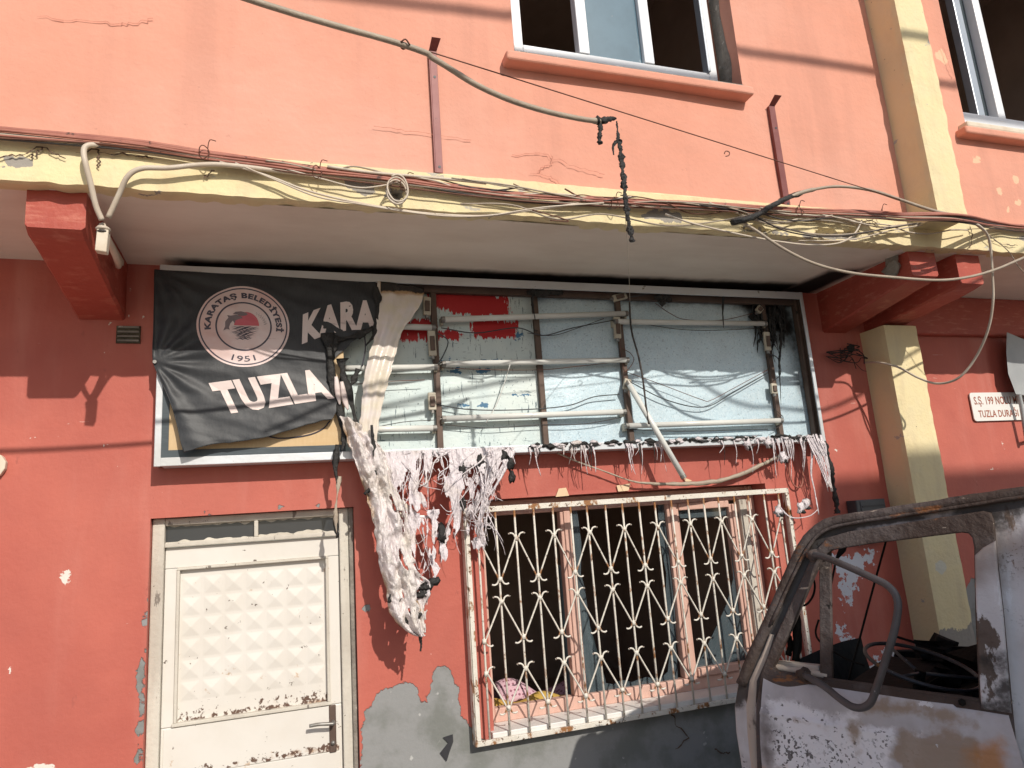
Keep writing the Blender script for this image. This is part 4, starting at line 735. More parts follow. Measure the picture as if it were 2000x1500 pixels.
low = [((0.27,-0.16,2.517),(0.404,-0.18,2.448)),((0.297,-0.19,2.409),(0.443,-0.19,2.378)),((0.329,-0.21,2.3),(0.493,-0.19,2.306)),((0.365,-0.23,2.179),(0.523,-0.2,2.2)),((0.401,-0.24,2.047),(0.582,-0.21,2.038)),((0.427,-0.245,1.906),(0.6,-0.22,1.869)),((0.442,-0.25,1.755),(0.623,-0.23,1.714)),((0.472,-0.255,1.63),(0.685,-0.24,1.634)),((0.486,-0.255,1.519),(0.664,-0.24,1.512)),((0.539,-0.25,1.441),(0.655,-0.24,1.434)),((0.606,-0.25,1.397),(0.645,-0.245,1.392))]
k = MB().grid(sheet_rows(low, 0, 0, 0.046, 9, 12, 0.035), 66, 150, lambda u, v: v > 0.3 and u > 0.35 and noise.noise(Vector((u*5.5+3, v*13, 4)))+0.4*noise.noise(Vector((u*13, v*32, 1))) > 0.50-0.28*u)
k.at['sd_burn'] = [0.012-(i//151)*0.0026+0.034*noise.noise(Vector((v[0]*8, v[2]*5, 3)))+(0.03*max(0, 1.28-v[2])/0.3 if v[2] < 1.28 else 0)*0.4 for i, v in enumerate(k.v)]
k.build('melted_mass', 'melt', mel, smooth=True, solid=0.006)
k = MB().tube([(0.626,-0.25,1.4),(0.632,-0.25,1.358),(0.628,-0.25,1.318)], lambda t: 0.010*(1-t*0.6), n=7, jit=0.3); k.build('charred_drip', 'char', mel, smooth=True)
k = MB(); k.tube([(0.423,-0.24,2.452),(0.431,-0.24,2.345),(0.438,-0.24,2.253),(0.419,-0.24,2.149),(0.377,-0.24,2.1)], lambda t: 0.007+0.006*math.sin(t*3.1), n=7, jit=0.4); k.build('charred_edge', 'char', mel, smooth=True)
k = MB()
for q in [(0.708,-0.26,1.645),(0.673,-0.26,1.624),(0.505,-0.26,1.578),(0.608,-0.26,1.495),(0.564,-0.26,1.463),(0.653,-0.26,1.589)]: MB().blob(q, 0.024, 0.6, (1.3, 0.5, 0.8), 2, q[0]).build('charred_lump', 'char', mel, smooth=True)
k.tube([(0.649,-0.25,1.613),(0.694,-0.25,1.639),(0.737,-0.25,1.66)], lambda t: 0.015*(1-t*0.3), n=7, jit=0.4, flat=0.6)
k.build('charred_lump', 'char', mel, smooth=True)
k = MB(); random.seed(21)
def strand(k, pts, r0, r1, flat=0.35, jit=0.25): k.tube(pts, lambda t: r0*(1-t)**1.3+r1+0.25*r0*max(0, math.sin(t*9)), n=6, k=5, flat=flat, jit=jit)
tops = [(0.447,-0.135,2.314),(0.523,-0.135,2.317),(0.632,-0.135,2.319),(0.744,-0.135,2.32),(0.857,-0.135,2.322),(0.973,-0.135,2.324),(1.091,-0.135,2.325),(1.211,-0.135,2.327)]
ends = [(0.529,-0.2,2.003),(0.604,-0.2,1.894),(0.645,-0.2,1.737),(0.713,-0.2,1.667),(0.791,-0.2,1.868),(0.892,-0.2,1.954),(0.946,-0.2,1.923),(0.996,-0.2,1.813),(0.65,-0.2,2.048),(0.775,-0.2,2.094)]
def lip(x): 
    for a, b in zip(tops, tops[1:]):
        if a[0] <= x <= b[0]: return Vector(a).lerp(Vector(b), (x-a[0])/(b[0]-a[0]))
    return Vector(tops[-1])
for i in range(70):
    x = tops[0][0]+(tops[-1][0]-tops[0][0])*random.random()**1.2; a = lip(x)
    e = Vector(min(random.sample(list(ends), 3), key=lambda q: abs(q[0]-x)))+Vector((random.uniform(-.03, .03), random.uniform(-.03, .03), random.uniform(-.03, .08)))
    if random.random() < 0.45: e = a+Vector((random.uniform(-.03, .03), -0.01, -random.uniform(0.05, 0.20)))
    mid = a.lerp(e, 0.35)+Vector((random.uniform(-.035, .035), random.uniform(-.03, .0), random.uniform(-.03, .02))); m2 = a.lerp(e, 0.7)+Vector((random.uniform(-.03, .03), random.uniform(-.03, .0), random.uniform(-.03, .02)))
    strand(k, [a, mid, m2, e], random.choice((0.001, 0.0015, 0.003, 0.006)), 0.0008)
for i in range(34):      # cross webs
    a = Vector(random.choice(ends))+Vector((random.uniform(-.07, .07), 0.02, random.uniform(0, .25))); e = a+Vector((random.uniform(-.12, .12), random.uniform(-.02, .02), random.uniform(-.12, .06)))
    strand(k, [a, a.lerp(e, 0.5)+Vector((0, 0, -0.02)), e], random.choice((0.001, 0.0015, 0.003)), 0.0008)
tag(k.build('plastic_threads', 'melt_white', mel, smooth=True), kind='stuff')
webL = [(0.441,-0.14,2.32),(0.468,-0.17,2.259),(0.489,-0.19,2.163),(0.517,-0.2,2.042),(0.552,-0.2,1.911),(0.585,-0.21,1.793),(0.631,-0.22,1.675)]
webR = [(1.229,-0.135,2.326),(1.153,-0.155,2.232),(1.067,-0.17,2.122),(0.974,-0.17,2.017),(0.88,-0.18,1.902),(0.787,-0.2,1.79),(0.709,-0.22,1.656)]
WL, WR = smooth(webL, 8), smooth(webR, 8)
def webpt(u, v):
    q = v*(len(WL)-1); i = min(int(q), len(WL)-2); t = q-i; c = WL[i].lerp(WL[i+1], t).lerp(WR[i].lerp(WR[i+1], t), u)
    n_ = Vector((c.x*22, c.z*5, 1)); c.y += 0.020*noise.noise(n_)+0.010*noise.noise(n_*2.6)-0.03*math.sin(math.pi*u)*v; c.x += 0.02*noise.noise(Vector((c.x*6, c.z*9, 4))); return c
def webhole(u, v):
    c = webpt(u, v); wx = c.x+0.05*noise.noise(Vector((c.x*4, c.z*4, 8)))+(u-0.35)*0.10*v
    f1 = noise.noise(Vector((wx*12, c.z*5.0, 2)))+0.5*noise.noise(Vector((wx*26, c.z*10, 5)))+0.25*noise.noise(Vector((wx*70, c.z*18, 7)))
    solid_ = 0.62-2.0*v-0.55*u if u < 0.5 else 0.35-2.2*v-0.35*(u-0.5)
    solid_ = max(solid_, -0.16-0.10*v)
    return f1 > solid_+0.10
k = MB().grid(webpt, 210, 170, webhole)
used = sorted({i for f in k.f for i in f}); mp = {o_: n_ for n_, o_ in enumerate(used)}; k.v = [k.v[i] for i in used]; k.f = [tuple(mp[i] for i in f) for f in k.f]
tag(k.build('plastic_web', 'melt_white', mel, smooth=True, solid=0.0025), kind='stuff')
def membrane(Lp, Rp, nu, nv, th0, th1, seed):
    A, B = smooth(Lp, 8), smooth(Rp, 8)
    def pt(u, v):
        q = v*(len(A)-1); i = min(int(q), len(A)-2); t = q-i; c = A[i].lerp(A[i+1], t).lerp(B[i].lerp(B[i+1], t), u)
        c.y += 0.018*noise.noise(Vector((c.x*20, c.z*7, seed)))+0.008*noise.noise(Vector((c.x*50, c.z*20, seed))); c.x += 0.014*noise.noise(Vector((c.x*9, c.z*14, seed+4))); return c
    def hole(u, v):
        c = pt(u, v); wx = c.x+0.03*noise.noise(Vector((c.x*7, c.z*7, 8+seed)))
        return noise.noise(Vector((wx*17, c.z*9, seed)))+0.5*noise.noise(Vector((wx*36, c.z*15, seed+2)))+0.25*noise.noise(Vector((wx*90, c.z*30, 7))) > th0+(th1-th0)*v
    k = MB().grid(pt, nu, nv, hole); used = sorted({i for f in k.f for i in f}); mp = {o_: n_ for n_, o_ in enumerate(used)}; k.v = [k.v[i] for i in used]; k.f = [tuple(mp[i] for i in f) for f in k.f]
    tag(k.build('plastic_web', 'melt_white', mel, smooth=True, solid=0.0025), kind='stuff')
membrane([(0.884,-0.14,2.315),(0.904,-0.15,2.201),(0.9,-0.14,2.092),(0.913,-0.12,1.982),(0.932,-0.1,1.872),(0.966,-0.09,1.774)], [(1.225,-0.14,2.326),(1.174,-0.15,2.218),(1.099,-0.14,2.109),(1.044,-0.12,2.002),(1.028,-0.1,1.893),(1.037,-0.09,1.755)], 90, 110, -0.02, -0.12, 3)
membrane([(0.608,-0.2,1.998),(0.645,-0.2,1.917),(0.681,-0.2,1.837),(0.696,-0.21,1.733),(0.682,-0.22,1.646)], [(0.891,-0.16,2.009),(0.855,-0.17,1.903),(0.821,-0.18,1.826),(0.779,-0.2,1.739),(0.727,-0.22,1.654)], 60, 80, -0.12, -0.10, 6)
k = MB()
                        # web caught on the corner of the grille
G0 = Vector((0.993,-0.11,1.978))
for i in range(34):
    a = G0+Vector((random.uniform(-.09, .10), random.uniform(-.05, .02), random.uniform(-.10, .16))); e = a+Vector((random.uniform(-.06, .07), random.uniform(-.02, .02), random.uniform(-.16, .03)))
    strand(k, [a, a.lerp(e, 0.5)+Vector((0.01, -0.01, -0.02)), e], random.choice((0.001, 0.0015, 0.003)), 0.0008)
for i in range(9):
    a = Vector((1.163,-0.14,2.305))+Vector((random.uniform(-.1, .08), 0, 0)); strand(k, [a, a.lerp(G0, 0.5)+Vector((0.0, -0.03, random.uniform(-.03, .03))), G0+Vector((random.uniform(-.05, .05), 0, random.uniform(-.05, .05)))], 0.010, 0.003)
tag(k.build('plastic_strands', 'melt_white', mel, smooth=True), kind='stuff')
k = MB().tube([(0.537,-0.16,2.07),(0.615,-0.16,2.012),(0.68,-0.16,1.947)], lambda t: 0.022*(1-t*0.5), n=8, flat=0.3); k.tube([(0.508,-0.16,2.006),(0.614,-0.16,1.978),(0.722,-0.16,1.966)], lambda t: 0.012*(1-t*0.6)+0.003, n=8, flat=0.4); k.build('plastic_shard', 'melt_smooth', mel, smooth=True)
# char clots in the web
for q, r_ in [((0.77,-0.2,1.883),0.03),((0.911,-0.17,2.205),0.02),((1.191,-0.16,2.159),0.022),((1.014,-0.16,2.237),0.024),((1.158,-0.15,2.275),0.02),((1.19,-0.16,2.23),0.022),((0.901,-0.18,2.021),0.02)]: MB().blob(q, r_, 0.7, (0.8, 0.6, 1.5), 2, q[0]*3).build('charred_clot', 'char', mel, smooth=True)
# drips all along the lower lip of the sign
dr_ = thing('melted_drips', 'fringe of melted plastic drips and char along the lower edge of the light box', 'melted plastic', (0, 0, 0))
random.seed(31); kw, kc = MB(), MB()
for i in range(120):
    x = random.uniform(1.32, 3.36); z = SZ0+0.035+random.uniform(-.01, .012); y = SF-0.006
    (kc if random.random() < 0.5 else kw).blob((x, y, z), random.uniform(0.006, 0.018), 0.7, (2.0, 0.6, 0.7), 1, i)
cl = [1.36, 1.55, 1.62, 1.68, 1.95, 2.0, 2.12, 2.62, 2.78, 2.85, 2.98, 3.06, 3.1, 3.2, 3.22, 3.28, 3.3]
for i in range(84):
    x = random.choice(cl)+random.gauss(0, 0.022); l = abs(random.gauss(0.10, 0.07))+0.02; a = Vector((x, SF-0.008, SZ0+0.03))
    pts = [a, a+Vector((random.uniform(-.012, .012), -0.006, -l*0.5)), a+Vector((random.uniform(-.025, .025), random.uniform(-.01, .03), -l))]
    strand(kw if random.random() < 0.8 else kc, pts, random.choice((0.0015, 0.0025, 0.005)), 0.0010)
for i in range(26):      # the cluster at the right corner
    a = Vector((3.36-0.13*random.random(), SF-0.01, SZ0+0.05*random.random())); e = Vector((3.37-0.05*random.random(), SF-0.03, SZ0-random.choice((0.1, 0.2, 0.3, 0.33))))
    strand(kw, [a, a.lerp(e, 0.5)+Vector((random.uniform(-.02, .02), -0.01, 0)), e], random.choice((0.002, 0.004, 0.008)), 0.0012)
strand(kw, [(3.294,-0.13,2.299),(3.236,-0.13,2.1),(3.24,-0.13,1.968),(3.244,-0.13,1.822)], 0.006, 0.003); strand(kw, [(2.943,-0.13,1.904),(3.025,-0.13,1.82),(3.163,-0.13,1.817),(3.242,-0.13,1.854)], 0.002, 0.0025)
for q in [(2.777,-0.13,2.288),(2.932,-0.13,2.29),(3.033,-0.13,2.191),(3.157,-0.13,1.892),(3.113,-0.13,1.869),(2.935,-0.13,1.857)]: kw.blob(q, 0.022, 0.7, (1.1, 0.6, 1.4), 2, q[0]); kc.blob((q[0]+0.02, q[1], q[2]-0.02), 0.018, 0.7, (1.2, 0.6, 1.0), 1, q[0])
tag(kw.build('plastic_drips', 'melt_white', dr_, smooth=True), kind='stuff'); tag(kc.build('charred_crust', 'char', dr_, smooth=True), kind='stuff')
tag(MB().tube([(1.514,-0.05,2.291),(1.645,-0.05,2.232),(1.805,-0.05,2.171),(1.968,-0.05,2.108),(2.103,-0.05,2.083),(2.35,-0.05,2.068),(2.572,-0.05,2.073),(2.768,-0.05,2.112),(2.974,-0.05,2.179),(3.124,-0.05,2.23)], lambda t: 0.005+0.009*max(0, math.sin((t-0.35)*4.5))*(t > 0.35), n=7, flat=0.7, jit=0.3).build('sagging_cable', 'cable_grey', None, smooth=True), 'grey plastic-coated cable sagging between sign and barred window', 'cable')
wire('charred_lead', [(3.427,-0.06,2.366),(3.444,-0.06,2.234),(3.462,-0.06,2.114),(3.455,-0.06,1.995),(3.457,-0.06,1.878),(3.454,-0.06,1.818)], lambda t: 0.009+0.009*abs(math.sin(t*11)), 'char', 'black charred cable hanging from the right corner of the light box', 'cable', jit=0.5)
wire('wire_loop', [(3.191,-0.03,2.288),(3.148,-0.03,2.113),(3.171,-0.03,2.018),(3.228,-0.03,2.016),(3.257,-0.03,2.125),(3.252,-0.03,2.279)], 0.005, 'cable_pink', 'small loop of red cable under the right end of the light box', 'cable')
for i, (q, lb) in enumerate(zip([[(1.524,-0.01,2.085),(1.57,-0.01,2.088),(1.585,-0.01,2.04),(1.5,-0.01,2.038)],[(1.898,-0.012,2.084),(1.992,-0.012,2.091),(1.974,-0.012,2.049),(1.905,-0.012,2.047)],[(2.361,-0.012,2.111),(2.421,-0.012,2.089),(2.382,-0.012,2.072)]], ('cream paper scrap stuck on red wall above the barred window', 'cream scrap stuck to the wall below the sagging cable', 'small cream scrap at the tip of the fallen tube'))):
    tag(MB().prism(q, (0, 0.004, 0)).build('paper_scrap', 'masking'), lb, 'scrap')

# ------------------------------------------------------------------ window grille
GY = -0.06; gb = [1.004+0.1113*i for i in range(19)]
gr = thing('window_grille', 'white iron window grille with scroll pattern, chipped and rusty', 'window grille', (0.94, GY, 0.80))
O = Vector((0.94, GY, 0.80))
def rel(q): return tuple(Vector(q)-O)
def gbox(nm, x0, x1, y0, y1, z0, z1): return MB().box(x0-O.x, x1-O.x, y0-O.y, y1-O.y, z0-O.z, z1-O.z).build(nm, 'grille', gr, bevel=0.002)
gbox('top_rail', 0.93, 3.085, GY-0.008, GY+0.012, 1.975, 2.005); gbox('bottom_rail', 0.93, 3.085, GY-0.008, GY+0.012, 0.785, 0.810)
gbox('side_stile', 0.932, 0.956, GY-0.010, GY+0.010, 0.811, 1.974); gbox('side_stile', 3.062, 3.084, GY-0.010, GY+0.010, 0.811, 1.974)
gbox('side_flange', 3.086, 3.089, GY-0.008, -0.002, 0.786, 2.004); gbox('side_flange', 0.925, 0.929, GY-0.008, -0.002, 0.786, 2.004)
bar = MB().tube([(0, 0, 0), (0, 0, 0.4), (0, 0, 0.8), (0, 0, 1.165)], 0.0060, n=8, sm=False); proto = bar.build('bar', 'grille', gr, smooth=True); proto.location = rel((gb[0], GY, 0.8105))
for x in gb[1:]:
    o = proto.copy(); COL.objects.link(o); o.parent = gr; o.location = rel((x, GY+random.uniform(-.002, .002), 0.8105)); o.rotation_euler = (random.uniform(-.004, .004), random.uniform(-.004, .004), random.uniform(0, 6))
def scroll(h):
    p_ = 0.1113; pts = [(0.049, 0, 0.025), (0.036, 0, 0.029), (0.020, 0, 0.023), (0.0115, 0, 0.006), (0.015, 0, -0.016), (p_-0.015, 0, -h+0.016), (p_-0.0115, 0, -h-0.006), (p_-0.020, 0, -h-0.023), (p_-0.036, 0, -h-0.029), (p_-0.049, 0, -h-0.025)]
    return MB().tube(pts, 0.0049, n=7, k=4)
for (zt, zb, odd) in ((1.822, 1.609, 0), (1.490, 1.297, 1), (1.134, 0.950, 0)):
    p1 = None
    for i in range(-1, 19):
        up = (i % 2 == odd)                      # node on bar i is a top node
        for sgn in (1, -1):
            if up and 0 <= i < 19 and 0 <= i+sgn < 19:
                if p1 is None: o = p1 = scroll(zt-zb).build('scroll', 'grille', gr, smooth=True)
                else: o = p1.copy(); COL.objects.link(o); o.parent = gr
                o.location = rel((gb[i], GY-0.003+0.004*sgn*0.3, zt)); o.scale = (sgn, 1, 1); o.rotation_euler = (0, random.uniform(-.008, .008), 0)
    for i in range(19):
        z = zt if i % 2 == odd else zb
        MB().tube([(gb[i]-O.x, -0.006, z-O.z+0.013), (gb[i]-O.x, -0.006, z-O.z-0.013)], 0.0115, n=8, sm=False, flat=0.55).build('weld_clip', 'grille', gr, smooth=True)

# ------------------------------------------------------------------ angle-iron brackets on the upper wall
def bracket(x, z0, z1, label):
    t = thing('steel_bracket', label, 'bracket', (x, WF-0.012, z0), 0, 'steel brackets on the upper wall'); h = z1-z0
    MB().box(0.0, 0.034, -0.006, 0.0, 0, h).build('front_plate', 'bracket', t, bevel=0.001); MB().box(-0.006, 0.0, -0.006, 0.03, 0, h).build('side_flange', 'bracket', t, bevel=0.001)
    tab = MB().hexa([(-0.004, -0.006, h), (0.034, -0.006, h), (0.034, 0.0, h), (-0.004, 0.0, h), (0.002, -0.06, h+0.035), (0.046, -0.06, h+0.035), (0.046, -0.055, h+0.04), (0.002, -0.055, h+0.04)]).build('bent_tab', 'bracket', t)
    for z in (0.03, h*0.78): MB().tube([(0.018, -0.0075, z), (0.018, -0.006, z)], 0.007, n=10, sm=False).build('bolt_hole', 'sign_black', t)
bracket(0.69, 3.566, 4.224, 'red-oxide steel bracket on pink wall, crossed by the thick grey cable')
bracket(2.701, 3.539, 4.186, 'red-oxide steel bracket on pink wall below the window sill, near the yellow pilaster')

# ------------------------------------------------------------------ cables
CY = -0.905
base = [(-1.485,-0.9,3.523),(-1.263,-0.9,3.532),(-1.063,-0.9,3.533),(-0.781,-0.9,3.534),(-0.557,-0.9,3.531),(-0.322,-0.9,3.513),(-0.075,-0.9,3.5),(0.141,-0.9,3.486),(0.435,-0.9,3.476),(0.722,-0.9,3.458),(1.05,-0.9,3.444),(1.373,-0.9,3.449),(1.747,-0.9,3.462),(2.212,-0.9,3.481),(2.715,-0.9,3.493),(3.231,-0.93,3.499),(3.331,-1.04,3.442),(3.442,-1.075,3.434),(3.623,-1.085,3.44),(3.806,-1.075,3.442),(4.08,-0.97,3.486),(4.295,-0.91,3.514),(4.51,-0.9,3.516),(5.277,-0.9,3.52)]
random.seed(41)
kinds = [('cable_pink', 0.010, 'thick'), ('cable_pink', 0.007, 'slim'), ('cable_pink', 0.006, 'slim'), ('cable_black', 0.006, 'black'), ('cable_grey', 0.006, 'grey'), ('cable_pink', 0.005, 'thin'), ('cable_cream', 0.005, 'cream'), ('cable_black', 0.004, 'thin black'), ('wire_rust', 0.0035, 'rusty')]
labs = ['thickest red-painted cable in the bundle along the slab edge', 'medium red-painted cable just under the thickest cable of the slab-edge bundle', 'slim red-painted cable woven through the slab-edge bundle', 'thicker black cable in the slab-edge bundle', 'grey cable running in the bundle along the slab edge', 'thinnest red-painted cable in the slab-edge bundle', 'cream cable running in the bundle along the slab edge', 'thin black cable at the underside of the slab-edge bundle', 'thin rusty wire tangled in the bundle along the slab edge']
for i, (mt, r_, _) in enumerate(kinds):
    ph = random.uniform(0, 6); pts = []
    for j, q in enumerate(base):
        am = 0.022 if i else 0.006
        pts.append((q[0], q[1]-0.006*(i % 3)-random.uniform(0, 0.006), q[2]+0.012-(0.007*i-0.02)*0.8+am*noise.noise(Vector((q[0]*0.9+i*7, i, ph)))))
    wire('bundled_cable', pts, r_, mt, labs[i], 'cable', 'cables bundled along the slab edge', k=7, jit=0.06)
ties = MB()
for q, tl in zip([(-0.32,-0.915,3.529),(0.526,-0.915,3.459),(1.593,-0.915,3.454),(3.336,-0.915,3.53),(0.14,-0.915,3.483),(2.739,-0.915,3.503)], ('above the cream cable bend', 'beside the cream cable coil', 'behind the charred strip', 'before the pilaster foot', 'between banner and bracket foot', 'at the right bracket foot')):
    t = wire('wire_tie', [(q[0]+0.02*math.cos(a), q[1]-0.012+0.012*math.sin(a*2), q[2]+0.03*math.sin(a)) for a in [0.9*i for i in range(9)]]+[(q[0]+0.02, q[1]-0.01, q[2]+0.06), (q[0]+0.045, q[1]-0.01, q[2]+0.058)], 0.0022, 'wire_rust', 'twist of rusty wire tying the cable bundle '+tl, 'wire tie', 'rusty wire ties on the cable bundle', k=3, n=5)
MA, MBp = Vector((3.986,-0.93,3.531)), Vector((0.416,-1.65,3.627))
def on(t): return MA.lerp(MBp, t)
wire('messenger_wire', [on(t) for t in (-0.05, 0, 0.25, 0.5, 0.75, 1.0, 1.2)]+[on(1.6)+Vector((0, 0, 0.16)), on(2.0)+Vector((0, 0, 0.40))], 0.0026, 'wire_rust', 'thin rusty messenger wire stretched across the pink wall', 'wire', n=6)
wire('service_cable', [on(2.0)+Vector((0, 0, 0.38)), on(1.6)+Vector((0, 0, 0.14)), on(1.2)+Vector((0, 0, -0.008))]+[(0.416,-1.65,3.621),(0.534,-1.62,3.603),(0.701,-1.57,3.557),(0.857,-1.53,3.536),(1.023,-1.49,3.534),(1.173,-1.46,3.541),(1.282,-1.44,3.553)], lambda t: 0.011 if t < 0.97 else 0.0135, 'cable_grey', 'thick grey service cable sagging across the pink wall to a burnt end', 'cable', k=8, n=10, jit=0.04)
wire('cable_knot', [Vector((0.416,-1.65,3.625))+Vector((0.02*math.cos(a), 0.02*math.sin(a), 0.006*math.sin(a*3))) for a in [0.8*i for i in range(12)]], 0.003, 'wire_rust', 'rusty wire knot where the grey cable meets the messenger wire', 'wire tie', k=3, n=5)
wire('burnt_cable_end', [(1.262,-1.445,3.55),(1.302,-1.44,3.56),(1.345,-1.43,3.579),(1.367,-1.43,3.584)], lambda t: 0.014*(1-t)+0.004, 'char', 'charred tip at the end of the thick grey cable', 'cable end', jit=0.4)
wire('charred_drip', [(1.284,-1.44,3.551),(1.279,-1.44,3.507),(1.271,-1.44,3.477),(1.271,-1.44,3.449)], lambda t: 0.006+0.005*abs(math.sin(t*8)), 'char', 'short charred drip hanging under the burnt cable end', 'char', jit=0.4)
k = MB().tube([(1.368,-1.43,3.572),(1.367,-1.43,3.489),(1.371,-1.43,3.417),(1.37,-1.43,3.322),(1.37,-1.43,3.216),(1.372,-1.43,3.112),(1.38,-1.43,3.016)], lambda t: (0.003+0.011*min(1, t*4))*(0.8+0.35*math.sin(t*23)*math.sin(t*57)), n=8, jit=0.45, flat=0.6, k=14)
k.tube([(1.36,-1.43,3.476),(1.338,-1.43,3.45),(1.336,-1.43,3.409)], lambda t: 0.006*(1-t)+0.003, n=6, jit=0.3)
tag(k.build('charred_strip', 'char', None), 'long black charred strip hanging from the messenger wire', 'charred strip')
wire('hanging_thread', [(1.366,-1.42,3.139),(1.483,-1.2,3.1),(1.808,-0.6,3.191),(2.04,-0.16,3.197)], 0.0016, 'cable_cream', 'thin thread stretched from the charred strip down to the light box', 'thread', n=5)
wire('dangling_black_cable', [(2.042,-0.15,3.201),(2.034,-0.15,3.068),(2.038,-0.15,2.986),(2.06,-0.15,2.872),(2.076,-0.15,2.711),(2.078,-0.15,2.552),(2.084,-0.15,2.432)], 0.006, 'cable_black', 'black cable dangling in front of the bare galvanised sheet', 'cable', jit=0.2)
wire('wire_hook', [(2.02,-1.28,3.558),(2.039,-1.28,3.565),(2.044,-1.28,3.582),(2.025,-1.28,3.586),(2.014,-1.28,3.571)], 0.0025, 'wire_rust', 'small open hook on the messenger wire', 'hook', n=5, k=4)
wire('cream_conduit', [(-0.707,-0.9,3.535),(-0.753,-0.92,3.516),(-0.765,-0.925,3.487),(-0.756,-0.925,3.432),(-0.74,-0.9,3.357),(-0.725,-0.87,3.279),(-0.706,-0.85,3.228)], 0.0115, 'cable_cream', 'cream cable dropping from the slab edge beside the left corbel beam', 'cable')
wire('cream_conduit', [(0.185,-0.89,3.484),(-0.032,-0.905,3.484),(-0.239,-0.918,3.483),(-0.339,-0.92,3.472),(-0.455,-0.925,3.444),(-0.553,-0.925,3.432),(-0.606,-0.915,3.396),(-0.644,-0.88,3.326),(-0.684,-0.85,3.24)], 0.011, 'cable_cream', 'cream cable curving off the slab edge down to the joint box', 'cable')
jb = thing('joint_box', 'small cream cable joint box hanging by the left corbel beam', 'junction box', (0, 0, 0))
_c = Vector((-0.705,-0.83,3.147))
MB().hexa([(_c.x-0.022, _c.y-0.02, _c.z-0.05), (_c.x+0.02, _c.y-0.02, _c.z-0.056), (_c.x+0.02, _c.y+0.02, _c.z-0.056), (_c.x-0.022, _c.y+0.02, _c.z-0.05), (_c.x-0.018, _c.y-0.02, _c.z+0.045), (_c.x+0.024, _c.y-0.02, _c.z+0.042), (_c.x+0.024, _c.y+0.02, _c.z+0.042), (_c.x-0.018, _c.y+0.02, _c.z+0.045)]).build('case', 'paper', jb, bevel=0.004)
MB().tube([(_c.x+0.02*math.cos(a), _c.y+0.022*math.sin(a), _c.z+0.05) for a in [0.5*i for i in range(14)]], 0.008, n=6, sm=False).build('band', 'cable_cream', jb, smooth=True)
MB().tube([(_c.x+0.021*math.cos(a), _c.y+0.023*math.sin(a), _c.z+0.034) for a in [0.5*i for i in range(14)]], 0.005, n=6, sm=False).build('tape', 'cable_black', jb, smooth=True)
wire('soffit_conduit', [(-0.709,-0.83,3.214),(-0.71,-0.72,3.198),(-0.715,-0.6,3.197),(-0.723,-0.5,3.2),(-0.756,-0.3,3.24)], 0.014, 'paper', 'cream conduit running from the joint box along the soffit', 'conduit')
k = MB().box(-0.03, 0.03, -0.25, 0, -0.02, 0.012).build('conduit_cover', 'paper', None, bevel=0.006); k.location = (-0.8,-0.12,3.329); tag(k, 'broken cream cable trunking stub where soffit meets red wall', 'trunking')
sag = [('sagging_cream_cable', [(-0.26,-0.915,3.497),(-0.074,-0.915,3.453),(0.096,-0.915,3.396),(0.271,-0.915,3.362),(0.475,-0.915,3.338),(0.663,-0.915,3.328),(0.91,-0.915,3.338),(1.146,-0.915,3.385),(1.394,-0.915,3.44)], 0.005), ('sagging_cream_cable', [(-0.198,-0.92,3.496),(-0.032,-0.92,3.43),(0.138,-0.92,3.368),(0.315,-0.92,3.348),(0.543,-0.92,3.326),(0.734,-0.92,3.32),(0.934,-0.92,3.34),(1.198,-0.92,3.401),(1.533,-0.92,3.452)], 0.004)]
for (nm, q, r_), lb in zip(sag, ('thicker cream cable drooping below the slab edge under the coil', 'thinner cream cable drooping lowest below the slab edge under the coil')): wire(nm, q, r_, 'cable_cream', lb, 'cable', 'slack cream cables on the slab edge')
_q = Vector((0.487,-0.925,3.412))
wire('cable_coil', [_q+Vector((0.045*math.cos(a)*(1+0.06*math.sin(a*2.3)), -0.004*a, 0.062*math.sin(a))) for a in [0.4*i for i in range(38)]], 0.0045, 'cable_cream', 'small coil of cream cable on the slab edge above the banner', 'cable coil', k=2, n=6)
